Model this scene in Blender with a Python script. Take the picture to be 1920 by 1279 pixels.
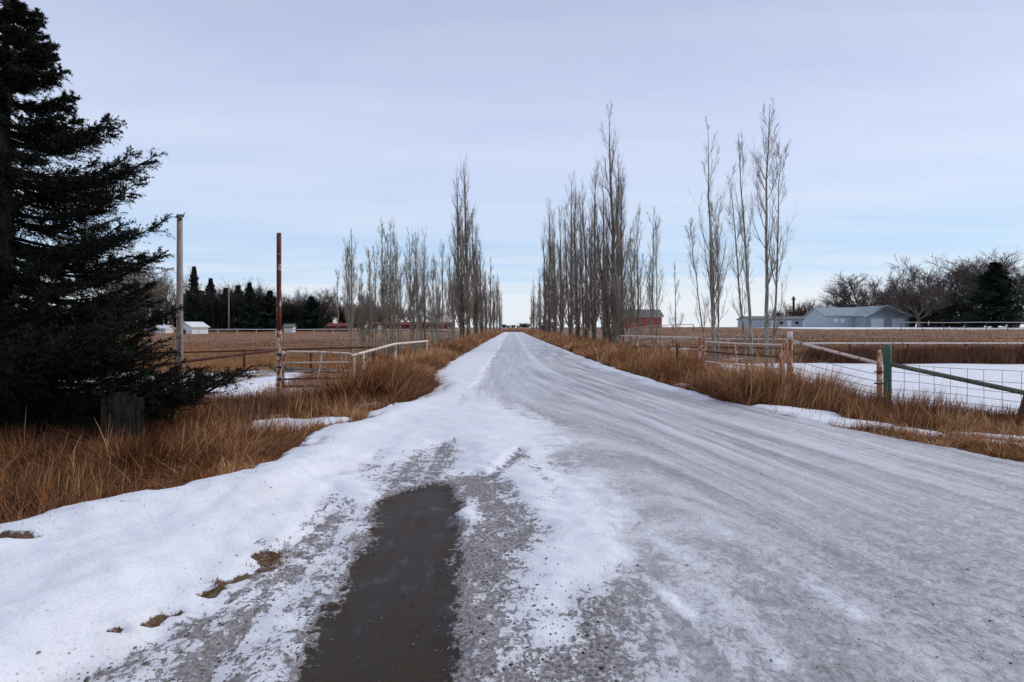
import bpy, math
import numpy as np
for o in list(bpy.data.objects): bpy.data.objects.remove(o)
SC = bpy.context.scene
COL = SC.collection
R = math.radians
# ------------------------------------------------------------------ camera, sky, sun, exposure
F, HZ, CX, CAMH = 1150.0, 614.0, 960.0, 1.6
cd = bpy.data.cameras.new('camera'); cam = bpy.data.objects.new('camera', cd); COL.objects.link(cam)
cam.location = (0, 0, CAMH); cam.rotation_euler = (R(90), 0, 0)
cd.sensor_width = 36; cd.lens = 36 * F / 1920; cd.shift_y = -(639.5 - HZ) / 1920
cd.clip_start = 0.05; cd.clip_end = 9000
SC.camera = cam
SC.render.resolution_x = 1024; SC.render.resolution_y = 682
vs = SC.view_settings; vs.view_transform = 'Standard'; vs.look = 'None'; vs.exposure = 0.10; vs.gamma = 1.0
SUN_EL, SUN_AZ = 34, 70          # azimuth clockwise from +Y (to the right, slightly ahead)

W = bpy.data.worlds.new('World'); SC.world = W; W.use_nodes = True
def N(nt, t, **k):
    n = nt.nodes.new(t)
    for a, v in k.items():
        if a in ('op',): n.operation = v
        else: setattr(n, a, v)
    return n
def math_(nt, op, a, b=None, c=None, clamp=False):
    n = nt.nodes.new('ShaderNodeMath'); n.operation = op; n.use_clamp = clamp
    for i, v in enumerate((a, b, c)):
        if v is None: continue
        if isinstance(v, (int, float)): n.inputs[i].default_value = v
        else: nt.links.new(v, n.inputs[i])
    return n.outputs[0]
def ramp(nt, fac, stops, interp='LINEAR'):
    n = nt.nodes.new('ShaderNodeValToRGB'); cr = n.color_ramp; cr.interpolation = interp
    while len(cr.elements) > 1: cr.elements.remove(cr.elements[-1])
    for i, (p, c) in enumerate(stops):
        e = cr.elements[0] if i == 0 else cr.elements.new(p)
        e.position = p; c = c if isinstance(c, (tuple, list)) else (c, c, c)
        e.color = (*c[:3], 1)
    if fac is not None: nt.links.new(fac, n.inputs[0])
    return n.outputs[0]
def mix(nt, fac, a, b, blend='MIX'):
    n = nt.nodes.new('ShaderNodeMix'); n.data_type = 'RGBA'; n.blend_type = blend; n.clamp_factor = True
    for s, v in ((n.inputs[0], fac), (n.inputs[6], a), (n.inputs[7], b)):
        if isinstance(v, (int, float)): s.default_value = v
        elif isinstance(v, (tuple, list)): s.default_value = (*v[:3], 1)
        else: nt.links.new(v, s)
    return n.outputs[2]
def noise(nt, vec, scale, detail=4, rough=0.55, dist=0.0, dim='3D'):
    n = nt.nodes.new('ShaderNodeTexNoise'); n.noise_dimensions = dim
    n.inputs['Scale'].default_value = scale; n.inputs['Detail'].default_value = detail
    n.inputs['Roughness'].default_value = rough; n.inputs['Distortion'].default_value = dist
    if vec is not None: nt.links.new(vec, n.inputs['Vector'])
    return n.outputs[0]
def vmul(nt, vec, s):
    n = nt.nodes.new('ShaderNodeVectorMath'); n.operation = 'MULTIPLY'; nt.links.new(vec, n.inputs[0]); n.inputs[1].default_value = s
    return n.outputs[0]

nt = W.node_tree; bg = nt.nodes['Background']
sky = nt.nodes.new('ShaderNodeTexSky'); sky.sky_type = 'NISHITA'; sky.sun_disc = False
sky.sun_elevation = R(SUN_EL); sky.sun_rotation = R(SUN_AZ); sky.air_density = 1.2; sky.dust_density = 1.5
tc = nt.nodes.new('ShaderNodeTexCoord'); sp = nt.nodes.new('ShaderNodeSeparateXYZ'); nt.links.new(tc.outputs['Generated'], sp.inputs[0])
# high thin overcast: a cloud layer projected on a plane overhead
zc = math_(nt, 'MAXIMUM', sp.outputs[2], 0.0)
den = math_(nt, 'ADD', zc, 0.06)
cx = math_(nt, 'DIVIDE', sp.outputs[0], den); cy = math_(nt, 'DIVIDE', sp.outputs[1], den)
cmb = nt.nodes.new('ShaderNodeCombineXYZ'); nt.links.new(cx, cmb.inputs[0]); nt.links.new(cy, cmb.inputs[1])
cl1 = noise(nt, vmul(nt, cmb.outputs[0], (0.22, 0.45, 1)), 1.0, 5, 0.5, 0.6)
cl2 = noise(nt, vmul(nt, cmb.outputs[0], (0.5, 1.6, 1)), 1.0, 6, 0.6, 0.3)
zz = math_(nt, 'ADD', zc, math_(nt, 'MULTIPLY', math_(nt, 'SUBTRACT', cl1, 0.5), 0.10))
zz = math_(nt, 'MAXIMUM', zz, 0.0)
grad = ramp(nt, zz, [(0.0, (.82, .88, .95)), (0.045, (.78, .86, .95)), (0.085, (.50, .70, .94)), (0.125, (.50, .68, .93)), (0.19, (.585, .70, .93)),
                     (0.28, (.60, .68, .91)), (0.38, (.50, .57, .81)), (0.50, (.42, .48, .70)), (1.0, (.44, .48, .64))])
cloudy = ramp(nt, cl2, [(0.38, 0.0), (0.68, 1.0)])
lowmask = ramp(nt, zc, [(0.0, .85), (0.07, .70), (0.14, .38), (0.25, .34), (0.5, .25)])
cfac = math_(nt, 'MULTIPLY', math_(nt, 'MULTIPLY', cloudy, lowmask), 1.0)
skycol = mix(nt, cfac, grad, (.80, .84, .93))
# nishita light keeps its share under the thin cloud
nis = vmul(nt, sky.outputs[0], (0.10, 0.10, 0.10))
fin = mix(nt, 0.12, skycol, nis)
nt.links.new(fin, bg.inputs[0]); bg.inputs[1].default_value = 1.0

sd = bpy.data.lights.new('sun', 'SUN'); sd.energy = 1.7; sd.angle = R(20); sd.color = (1.0, .93, .84)
sun = bpy.data.objects.new('sun', sd); COL.objects.link(sun)
from mathutils import Vector
sv = Vector((math.sin(R(SUN_AZ)) * math.cos(R(SUN_EL)), math.cos(R(SUN_AZ)) * math.cos(R(SUN_EL)), math.sin(R(SUN_EL))))
sun.rotation_euler = sv.to_track_quat('Z', 'Y').to_euler(); sun.location = (20, 10, 30)

# ------------------------------------------------------------------ helpers
rng = np.random.default_rng(7)
def sst(a, b, x):
    t = np.clip((x - a) / (b - a), 0, 1); return t * t * (3 - 2 * t)
_T = np.random.default_rng(99).random((256, 256))
def vn(x, y):
    x = np.asarray(x, float); y = np.asarray(y, float)
    xi = np.floor(x).astype(int); yi = np.floor(y).astype(int); fx = x - xi; fy = y - yi
    fx = fx * fx * (3 - 2 * fx); fy = fy * fy * (3 - 2 * fy)
    g = lambda a, b: _T[a & 255, b & 255]
    return (g(xi, yi) * (1 - fx) + g(xi + 1, yi) * fx) * (1 - fy) + (g(xi, yi + 1) * (1 - fx) + g(xi + 1, yi + 1) * fx) * fy
def fbm(x, y, o=4):
    s = 0; a = .5; t = 0
    for i in range(o):
        s = s + a * vn(np.asarray(x) * 2 ** i + 17.3 * i, np.asarray(y) * 2 ** i + 5.1 * i); t += a; a *= .5
    return s / t
def tag(o, label=None, cat=None, group=None, kind=None):
    if label: o['label'] = label
    if cat: o['category'] = cat
    if group: o['group'] = group
    if kind: o['kind'] = kind
    return o
def empty(name, loc):
    o = bpy.data.objects.new(name, None); COL.objects.link(o); o.location = loc; o.empty_display_size = .3; return o
class MB:
    def __init__(s): s.V = []; s.F = []; s.n = 0; s.A = []
    def add(s, V, Fs, a=None):
        V = np.asarray(V, float).reshape(-1, 3)
        for f in Fs: s.F.append(np.asarray(f, int) + s.n)
        s.V.append(V); s.n += len(V)
        s.A.append(np.zeros(len(V)) if a is None else np.broadcast_to(a, (len(V),)))
    def build(s, name, mat, parent=None, smooth=True, attr=None):
        return mk(name, np.concatenate(s.V), s.F, mat, parent, smooth, {attr: np.concatenate(s.A)} if attr else None)
def mk(name, V, Fs, mat, parent=None, smooth=True, attrs=None):
    me = bpy.data.meshes.new(name)
    me.vertices.add(len(V)); me.vertices.foreach_set('co', np.ascontiguousarray(V, dtype=np.float32).ravel())
    idx = np.concatenate([f.ravel() for f in Fs]); tot = np.concatenate([np.full(len(f), f.shape[1]) for f in Fs])
    st = np.concatenate([[0], np.cumsum(tot)[:-1]])
    me.loops.add(len(idx)); me.loops.foreach_set('vertex_index', idx.astype(np.int32))
    me.polygons.add(len(tot)); me.polygons.foreach_set('loop_start', st.astype(np.int32)); me.polygons.foreach_set('loop_total', tot.astype(np.int32))
    me.update(calc_edges=True)
    me.polygons.foreach_set('use_smooth', np.full(len(tot), smooth))
    for k, v in (attrs or {}).items():
        v = np.asarray(v, np.float32)
        a = me.attributes.new(k, 'FLOAT' if v.ndim == 1 else 'FLOAT_VECTOR', 'POINT')
        a.data.foreach_set('value' if v.ndim == 1 else 'vector', v.ravel())
    if mat: me.materials.append(mat)
    o = bpy.data.objects.new(name, me); COL.objects.link(o)
    if parent: o.parent = parent
    return o
def nrm(v): return v / (np.linalg.norm(v, axis=-1, keepdims=True) + 1e-9)
def tubes(mb, P, Rr, sides=4, a=None, cap=False):
    P = np.asarray(P, float); Rr = np.asarray(Rr, float)
    if P.ndim == 2: P = P[None]; Rr = Rr[None]
    n, k, _ = P.shape
    T = np.empty_like(P); T[:, 1:-1] = P[:, 2:] - P[:, :-2]; T[:, 0] = P[:, 1] - P[:, 0]; T[:, -1] = P[:, -1] - P[:, -2]
    T = nrm(T); m = nrm(P[:, -1] - P[:, 0])[:, None, :]
    ref = np.where(np.abs(m[..., 2:3]) > .8, np.array([1., 0.1, 0]), np.array([0, 0, 1.]))
    U = nrm(np.cross(T, np.broadcast_to(ref, T.shape))); Wv = np.cross(T, U)
    an = np.arange(sides) * 2 * np.pi / sides
    V = P[:, :, None, :] + Rr[:, :, None, None] * (np.cos(an)[:, None] * U[:, :, None, :] + np.sin(an)[:, None] * Wv[:, :, None, :])
    ii = np.arange(n)[:, None, None] * k * sides; jj = np.arange(k - 1)[None, :, None] * sides; ss = np.arange(sides)[None, None, :]; s2 = (ss + 1) % sides
    A = ii + jj + ss; B = ii + jj + s2
    q = np.stack([A, B, B + sides, A + sides], -1).reshape(-1, 4)
    Fs = [q]
    if cap:
        base = np.arange(n)[:, None] * k * sides
        Fs.append(base + (k - 1) * sides + np.arange(sides)[None]); Fs.append(base + np.arange(sides)[None, ::-1])
    mb.add(V.reshape(-1, 3), Fs, None if a is None else np.repeat(a, k * sides))
def rod(mb, p0, p1, r0, r1=None, sides=12, k=5, wob=0.0, seed=0):
    r1 = r0 if r1 is None else r1; g = np.random.default_rng(seed)
    t = np.linspace(0, 1, k)[:, None]; P = np.array(p0, float) * (1 - t) + np.array(p1, float) * t
    if wob: P[1:-1] += g.normal(0, wob, (k - 2, 3))
    rr = np.linspace(r0, r1, k) * (1 + (g.normal(0, .03, k) if wob else 0))
    tubes(mb, P, rr, sides, cap=True)
def box(mb, c, s, rz=0.0, tilt=0.0):
    x, y, z = np.array(s, float) / 2
    V = np.array([[-x, -y, -z], [x, -y, -z], [x, y, -z], [-x, y, -z], [-x, -y, z], [x, -y, z], [x, y, z], [-x, y, z]])
    ca, sa = math.cos(rz), math.sin(rz); V = V @ np.array([[ca, sa, 0], [-sa, ca, 0], [0, 0, 1]])
    mb.add(V + np.array(c, float), [np.array([[0, 3, 2, 1], [4, 5, 6, 7], [0, 1, 5, 4], [1, 2, 6, 5], [2, 3, 7, 6], [3, 0, 4, 7]])])
def wx(px, Y): return (px - CX) * Y / F
def wz(py, Y): return CAMH - (py - HZ) * Y / F

# ------------------------------------------------------------------ materials
def newmat(name):
    m = bpy.data.materials.new(name); m.use_nodes = True; t = m.node_tree; b = t.nodes['Principled BSDF']
    b.inputs['Specular IOR Level'].default_value = .25
    return m, t, b
def bump(t, b, h, strength=.3, dist=.01):
    n = t.nodes.new('ShaderNodeBump'); n.inputs['Strength'].default_value = strength; n.inputs['Distance'].default_value = dist
    t.links.new(h, n.inputs['Height']); t.links.new(n.outputs[0], b.inputs['Normal'])
def m_noise(name, stops, scale, rough=.85, stretch=(1, 1, 1), bs=.3, bd=.01, detail=5):
    m, t, b = newmat(name); tc = t.nodes.new('ShaderNodeTexCoord')
    n = noise(t, vmul(t, tc.outputs['Object'], stretch), scale, detail, .6, .2)
    t.links.new(ramp(t, n, stops), b.inputs['Base Color']); b.inputs['Roughness'].default_value = rough
    bump(t, b, n, bs, bd); return m
def m_attr(name, stops, attr='tint', rough=.8, spec=.15):
    m, t, b = newmat(name); a = t.nodes.new('ShaderNodeAttribute'); a.attribute_name = attr
    t.links.new(ramp(t, a.outputs['Fac'], stops), b.inputs['Base Color']); b.inputs['Roughness'].default_value = rough
    b.inputs['Specular IOR Level'].default_value = spec
    return m
M = {}
M['bark'] = m_noise('poplar_bark', [(.35, (.10, .085, .065)), (.5, (.24, .22, .17)), (.65, (.40, .38, .31))], 5, stretch=(3, 3, .8))
M['bark_dark'] = m_noise('old_poplar_bark', [(.35, (.05, .04, .032)), (.55, (.16, .135, .10)), (.68, (.36, .34, .26))], 3, stretch=(2, 2, .7))
M['twig'] = m_attr('poplar_twig', [(0, (.14, .11, .085)), (1, (.32, .28, .22))])
M['twig_far'] = m_attr('grey_twig', [(0, (.13, .10, .08)), (1, (.34, .29, .24))])
M['twig_mid'] = m_attr('brown_twig', [(0, (.07, .05, .043)), (1, (.20, .155, .135))])
M['twig_red'] = m_attr('red_twig', [(0, (.10, .05, .04)), (1, (.22, .11, .08))])
M['twig_dark'] = m_attr('dark_twig', [(0, (.022, .018, .016)), (1, (.06, .048, .042))])
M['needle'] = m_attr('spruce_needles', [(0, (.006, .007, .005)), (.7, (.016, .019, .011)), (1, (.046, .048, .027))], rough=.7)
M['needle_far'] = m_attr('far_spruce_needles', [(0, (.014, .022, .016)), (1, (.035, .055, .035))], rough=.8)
M['trunk_dark'] = m_noise('spruce_bark', [(.4, (.02, .016, .013)), (.6, (.06, .045, .035))], 8, stretch=(2, 2, .6))
M['grass'] = m_attr('dry_grass', [(0, (.08, .035, .02)), (.3, (.24, .105, .042)), (.6, (.44, .19, .075)), (1, (.66, .42, .22))], spec=.1)
M['pasture'] = m_attr('pasture_blades', [(0, (.14, .068, .034)), (.5, (.34, .165, .07)), (1, (.50, .29, .13))], spec=.05)
M['weed'] = m_attr('reddish_weeds', [(0, (.08, .035, .025)), (.5, (.17, .08, .045)), (1, (.30, .17, .09))], spec=.1)
def rusty(name, paint, lo, hi, scale=9, rust=((.10, .025, .012), (.28, .085, .03))):
    m, t, b = newmat(name); tc = t.nodes.new('ShaderNodeTexCoord')
    n = noise(t, vmul(t, tc.outputs['Object'], (1, 1, .55)), scale, 6, .65, .4)
    n2 = noise(t, tc.outputs['Object'], scale * 5, 4, .6)
    rc = ramp(t, n2, [(.3, rust[0]), (.7, rust[1])]); f = ramp(t, n, [(lo, 0.), (hi, 1.)])
    t.links.new(mix(t, f, rc, paint), b.inputs['Base Color']); b.inputs['Roughness'].default_value = .65
    bump(t, b, n, .5, .004); return m
M['rust_white'] = rusty('rusty_white_paint', (.62, .50, .42), .44, .52)
M['white_rust'] = rusty('white_paint_some_rust', (.68, .58, .50), .36, .44)
M['rust'] = rusty('rusted_pipe', (.50, .38, .36), .56, .62, 7, ((.06, .015, .012), (.19, .045, .028)))
M['rust_dark'] = rusty('dark_rust', (.30, .16, .11), .6, .7, 7, ((.05, .016, .012), (.12, .04, .025)))
M['red_rail'] = rusty('orange_rust', (.62, .45, .36), .50, .58, 7, ((.22, .055, .02), (.42, .13, .05)))
M['green_paint'] = m_noise('green_paint', [(.35, (.035, .07, .045)), (.6, (.06, .13, .085)), (.75, (.12, .16, .10))], 12, .6)
M['green_wood'] = m_noise('mossy_rail', [(.3, (.06, .06, .045)), (.5, (.12, .13, .09)), (.7, (.22, .22, .16))], 8, .8, stretch=(.6, 3, 3))
M['old_wood'] = m_noise('weathered_wood', [(.3, (.05, .045, .036)), (.5, (.11, .10, .08)), (.72, (.19, .17, .14))], 7, .85, stretch=(5, 5, .5))
M['dark_board'] = m_noise('dark_weathered_boards', [(.3, (.016, .012, .009)), (.5, (.042, .034, .025)), (.72, (.085, .06, .042))], 7, .9, stretch=(5, 5, .5))
M['pole_wood'] = m_noise('pole_wood', [(.3, (.16, .12, .10)), (.5, (.30, .25, .22)), (.7, (.42, .37, .34))], 7, .85, stretch=(5, 5, .4))
M['dark_wood'] = m_noise('dark_post_wood', [(.3, (.015, .012, .01)), (.7, (.05, .04, .032))], 8, .9, stretch=(4, 4, .6))
M['wire'] = m_noise('fence_wire', [(.3, (.07, .065, .07)), (.7, (.16, .15, .15))], 20, .5)
M['red_wall'] = m_noise('red_barn_boards', [(.3, (.42, .085, .065)), (.7, (.60, .14, .11))], 2.2, .8, stretch=(5, 5, .2))
M['red_door'] = m_noise('red_barn_door', [(.3, (.42, .075, .065)), (.7, (.55, .12, .10))], 2.2, .7, stretch=(4, 4, .2))
M['darkred_wall'] = m_noise('dark_red_boards', [(.3, (.13, .03, .03)), (.7, (.22, .06, .05))], 2, .8, stretch=(5, 5, .2))
M['roof_grey'] = m_noise('grey_shingles', [(.3, (.10, .115, .11)), (.7, (.20, .22, .21))], 3, .85, stretch=(1, 1, 3))
M['roof_blue'] = m_noise('blue_grey_metal_roof', [(.3, (.22, .29, .31)), (.7, (.30, .37, .39))], 1.2, .5)
M['wall_blue'] = m_noise('blue_grey_siding', [(.3, (.36, .41, .43)), (.7, (.46, .50, .52))], 1.5, .7, stretch=(.3, .3, 6))
M['wall_teal'] = m_noise('teal_siding', [(.3, (.24, .31, .32)), (.7, (.32, .39, .40))], 1.5, .7, stretch=(.3, .3, 6))
M['white_metal'] = m_noise('white_metal', [(.3, (.62, .64, .66)), (.7, (.78, .79, .80))], 2, .55, stretch=(4, 4, .3))
M['wall_pale'] = m_noise('pale_grey_siding', [(.3, (.30, .34, .34)), (.7, (.42, .45, .45))], 1, .7, stretch=(3, 3, .2))
M['trim'] = m_noise('cream_trim', [(.3, (.60, .60, .56)), (.7, (.74, .74, .70))], 4, .6)
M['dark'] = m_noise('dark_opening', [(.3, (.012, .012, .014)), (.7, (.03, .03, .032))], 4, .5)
M['snow'] = m_noise('roof_snow', [(.3, (.74, .77, .82)), (.7, (.82, .84, .87))], 3, .7)

# ------------------------------------------------------------------ the ground: height and cover fields
LE = np.array([(1.5, -4.9), (3.2, -4.4), (4.4, -3.75), (5.4, -3.15), (6.2, -2.78), (7, -2.66), (8, -2.86), (9, -2.84), (10, -2.72), (12, -2.45), (14, -2.0), (16.6, -1.95), (18, -2.45), (22, -2.65), (30, -2.8), (60, -2.9), (150, -2.9), (210, -2.9), (222, .3), (400, .3)])
RE = np.array([(1.5, 9.5), (4, 7.8), (5.5, 6.8), (7.3, 6.1), (9.4, 5.5), (11, 5.05), (13, 4.72), (15, 4.45), (18.2, 4.2), (22, 4.0), (30, 3.8), (60, 3.6), (150, 3.5), (210, 3.5), (222, .3), (400, .3)])
def ledge(Y): return np.interp(Y, LE[:, 0], LE[:, 1])
def redge(Y): return np.interp(Y, RE[:, 0], RE[:, 1])
def cshift(Y): return 3.6 * np.clip((30 - Y) / 30, 0, 1.0) ** 1.5
def seg(x, y, pts, w, soft=None):
    """smooth mask 1 inside a polyline stroke; pts = (Y, x, halfwidth factor)"""
    pts = np.array(pts, float); c = np.interp(y, pts[:, 0], pts[:, 1]); hw = w * np.interp(y, pts[:, 0], pts[:, 2]) if pts.shape[1] > 2 else w
    s = soft or w * .5
    inside = sst(-s, s, hw - np.abs(x - c)); e = .25
    return inside * sst(pts[0, 0] - e, pts[0, 0] + e, y) * (1 - sst(pts[-1, 0] - e, pts[-1, 0] + e, y))
def blob(x, y, cx, cy, rx, ry, a=0.0, k=.35):
    ca, sa = math.cos(a), math.sin(a); u = ((x - cx) * ca + (y - cy) * sa) / rx; v = (-(x - cx) * sa + (y - cy) * ca) / ry
    d = np.sqrt(u * u + v * v) + (fbm(x * 1.7 + cx, y * 1.7 + cy, 3) - .5) * 1.0
    return 1 - sst(1 - k, 1 + k, d)
FENCE_R = np.array([(0, 15.5), (10.4, 8.7), (11.8, 7.2), (14.6, 6.55), (18.6, 6.3), (24, 7.4), (30, 8), (400, 9)])
def fields(x, y):
    le = ledge(y) + (fbm(x * .3 + 3, y * 1.6, 4) - .5) * .42 + (fbm(x * 2 + 30, y * 5, 3) - .5) * .16 * sst(14, 9, y); re = redge(y) + (fbm(x * .3 + 9, y * 1.3 + 4, 4) - .5) * .38
    road = sst(-.05, .05, x - le) * sst(-.05, .05, re - x)
    soft = fbm(x * 2.2, y * 1.2, 4) - .5; big = fbm(x * .6 + 30, y * .25 + 8, 3) - .5
    # ---- on the road: snow tendency, ice tone, wet
    tu = x - cshift(y) * sst(-1.0, 2.2, x)
    snow = .47 + 0 * x
    wob = (fbm(x * 1.3 + 60, y * .8, 4) - .5)
    xw = x + wob * .55
    snow = snow + .75 * (1 - sst(.0, 1.5, xw - le)) * sst(20, 10, y) + .45 * (1 - sst(.05, .8, xw - le)) * sst(14, 22, y)
    snow = snow + .50 * (1 - sst(.05, .8, re - xw)) * sst(12.5, 15, y)
    # pale wedge between the driveway and the road
    wr = np.interp(y, [2.5, 4.2, 5, 6.5, 8, 10, 13, 17, 21, 28, 40, 60], [.0, .55, .80, .62, .50, .3, -.2, -.8, -1.1, -1.7, -2.5, -3.3])
    snow = np.maximum(snow, .47 + (.53 - .16 * sst(11, 16, y)) * sst(.85, -.75, xw - wr) * sst(3.9, 5.4, y + xw * .5))
    # left bank of clean snow
    bank = sst(.38, -.30, xw - np.interp(y, [1.5, 2.8, 3.4, 4.4, 5.6, 6.6, 7.6, 9, 12], [-2.0, -1.95, -1.85, -1.72, -1.6, -1.5, -1.5, -1.3, -1.0]))
    snow = np.maximum(snow, 1.25 * bank)
    def put(m_, v, k=1.0):
        nonlocal snow; snow = snow * (1 - m_ * k) + v * m_ * k
    put(seg(xw, y, [(1.5, -1.45, 1.2), (2.77, -1.42, 1.3), (3.8, -1.38, 1), (4.8, -1.32, .8), (5.6, -1.45, .6)], .34, .25), .62)
    put(seg(xw, y, [(1.5, -1.22, 1), (2.9, -1.42, 1), (3.35, -1.55, .6)], .13, .15), .40)
    put(seg(xw, y, [(1.5, -.02, 1.1), (3.5, -.08, 1.1), (5, -.16, 1), (6.0, -.30, 1.1), (6.8, -.5, .8)], .27, .17), .45)
    put(seg(xw, y, [(5.7, -.85, .9), (6.3, -.95, 1.25), (6.9, -1.1, 1.35), (7.6, -1.0, .9), (8.6, -.8, .4)], .34, .35), .50, 1.0)
    put(seg(xw, y, [(6.3, -1.95, .6), (6.9, -1.75, 1), (7.9, -1.6, .6)], .22, .25), .60, .8)
    put(seg(xw, y, [(5.0, -1.75, .6), (5.7, -1.65, 1), (6.3, -1.7, .6)], .12, .2), .62, .7)
    put(seg(x, y, [(6.1, -.38, 1), (7.0, -.10, 1.1), (8.1, .14, .8)], .06, .09), .34, .75)
    put(seg(xw, y, [(2.9, .16, .5), (3.79, .29, 1), (4.77, .45, 1.7), (6.0, .25, 2.0)], .19, .24), .86, .95)
    put(seg(xw, y, [(1.8, .15, 1.2), (2.77, .28, 1.2), (3.79, .66, 1), (4.9, 1.05, .6)], .18, .2), .42)
    put(seg(xw, y, [(1.8, .62, .8), (2.77, .78, 1), (3.79, 1.12, 1.1), (4.9, 1.45, 1)], .20, .28), .60)
    put(seg(xw, y, [(2.2, .98, .8), (2.9, .90, 1), (3.3, .82, .8), (3.6, .74, .5)], .05, .06), -.05, .9)
    put(seg(xw, y, [(1.8, 1.55, 1), (2.77, 1.72, 1), (3.5, 1.76, 1), (4.13, 1.66, 1), (4.7, 1.38, .7)], .17, .22), .38)
    put(seg(xw, y, [(1.8, 2.1, 1), (2.9, 2.12, 1), (3.43, 2.08, 1), (4.2, 1.92, .8)], .17, .25), .56)
    snow = snow - .10 * sst(7, 4.5, y) * sst(1.6, 2.4, x) - .10 * sst(9, 4, y) * sst(1.3, 3.2, x)
    WP = [(1.5, -.62, 1.05), (2.77, -.61, .98), (3.4, -.68, 1.05), (4.1, -.74, .98), (4.8, -.80, .92), (5.5, -.88, 1.05), (5.95, -.84, .8), (6.3, -.74, .45)]
    snow0 = snow + 0
    for pts_, w_, v_ in (([(3.7, .52, .6), (4.6, .40, 1), (5.6, .18, 1), (7.5, -.12, 1), (10, -.3, .8)], .035, 1.15), ([(3.3, .98, .6), (4.4, .74, 1), (5.8, .50, 1), (8, .28, 1), (11, .05, .8)], .045, 1.15), ([(4.0, .62, .6), (5.0, .50, 1), (6.4, .30, 1), (8.5, .08, .8)], .045, .58), ([(5.2, -.02, .6), (6.5, -.22, 1), (8.5, -.42, .8)], .04, .60),
                         ([(2.2, 1.25, .7), (3.2, 1.30, 1), (4.4, 1.12, 1), (6.5, .85, 1), (9, .75, .6)], .04, .95), ([(2.4, 2.0, .7), (3.6, 1.92, 1), (5, 1.65, 1), (7.5, 1.45, .7)], .05, .85)):
        put(seg(x + .3 * (xw - x), y, pts_, w_ * 1.3, .08) * sst(.30, .60, fbm(x * 3 + w_ * 90, y * 2.2, 3)), v_, .62)
    wb2 = wob * .18 + (fbm(x * 6 + 8, y * 4, 5) - .5) * .17
    wet = np.clip(seg(x + wb2, y, WP, .36, .17), 0, 1)
    wsoft = seg(x + wb2, y, WP, .33, .12)
    put(wsoft, -.2)
    ice = np.maximum(sst(-.1, .9, xw - wr) * sst(1.2, 1.9, x + sst(4, 7, y) * 2), .75 * sst(.35, .9, xw))
    ice = np.clip(np.maximum(ice, sst(9, 15, y)), 0, 1)
    # long wheel lanes on the road (bare/polished), following its curve
    lanes = np.exp(-((tu - .30) / .42) ** 2) * sst(16, 24, y) * .45 + np.exp(-((tu - 2.55) / .34) ** 2) * .45 * sst(34, 16, y) + np.exp(-((tu - 1.15) / .20) ** 2) * .75 * sst(8, 11, y) * sst(20, 13, y) + np.exp(-((tu + 1.3) / .4) ** 2) * .35 * sst(18, 26, y) + np.exp(-((tu - 3.4) / .3) ** 2) * .4 * sst(18, 8, y)
    ridge = np.exp(-((tu - 1.0) / .18) ** 2) * sst(16, 24, y) * .9 + np.exp(-((tu - 1.85) / .10) ** 2) * .45 * sst(22, 12, y) + np.exp(-((tu - .45) / .12) ** 2) * .4 * sst(16, 9, y)
    for tl, wl, al in ((1.42, .06, .8), (1.62, .05, .6), (2.1, .07, .7), (2.28, .05, .6), (2.9, .07, .7), (3.1, .05, .6), (3.75, .08, .7), (.75, .06, .6), (.92, .04, .5), (4.3, .1, .6), (-.4, .08, .4), (-1.7, .09, .4)):
        lanes = lanes + al * np.exp(-((tu + .12 * (fbm(y * .12 + tl * 9, 0 * y, 2) - .5) - tl) / wl) ** 2) * sst(.35, .62, fbm(y * .22 + tl * 31, tl + 0 * y, 3)) * sst(4, 7, y) * (1 - .6 * sst(30, 60, y))
    # ---- off the road
    R1 = x > .5
    fx = np.interp(y, FENCE_R[:, 0], FENCE_R[:, 1])
    off = .05 + (fbm(x * .5 + 7, y * .35 + 2, 4) - .5) * .6
    off = np.where(R1, off - .1, off)
    paddock = sst(-.1, .25, x - fx - .1) * sst(28.2, 27.6, y + .5 * soft) * sst(-.3, .3, x - fx)
    off = np.maximum(off, paddock * 1.3); lf_ = .50 + (fbm(x * .8, y * .5 + 40, 4) - .5) * 1.5
    patchR = sst(8.3, 9.5, x) * sst(24, 30, y) * sst(75, 45, y); off = off + patchR * (.42 + (fbm(x * .35, y * .2, 4) - .5) * 1.4) * sst(.3, .8, .55 + big)
    rise = sst(27.5, 29, y) * sst(45, 33, y) * sst(10, 12, x); off = off - rise * .15
    leftf = sst(-6.0, -7.2, x + .12 * (y - 15)) * sst(13.0, 15.0, y) * sst(26, 22.5, y + soft * 3); off = off + leftf * lf_
    leftm = sst(-3.0, -4.2, x) * sst(13.8, 15, y) * sst(22, 18, y); off = off + leftm * .25
    off = off + 1.0 * blob(x, y, -3.75, 10.3, .95, .9) + .8 * blob(x, y, -5.0, 11.6, .9, .35) + .8 * blob(x, y, -3.5, 8.0, .35, .16) + .6 * blob(x, y, -4.1, 8.9, .55, .2) + .6 * blob(x, y, -2.95, 12.8, .4, .8)
    for c in ((5.5, 11.85, 0.975, 0.567, -0.75), (5.7, 10.55, 0.806, 0.486, -0.85), (6.3, 9.5, .42, .22, -.8), (7.3, 9.35, .55, .14, -.5), (4.7, 16.4, .3, .6, .3), (7.4, 8.6, .35, .2, -.4), (8.2, 8.4, .5, .14, -.3), (7.0, 8.9, .25, .12, -.3)):
        off = off + 1.0 * blob(x, y, *c)
    yard = sst(40, 55, x) * sst(96, 104, y) * sst(.1, .3, 1.0 - 0 * x); off = np.maximum(off, yard * 1.1 * sst(190, 160, y))
    off = off + sst(80, 60, np.abs(x - 30)) * sst(66, 72, y) * sst(84, 78, y) * .28 * sst(14, 20, x)
    S = snow * road + off * (1 - road)
    wet = wet * road
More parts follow.
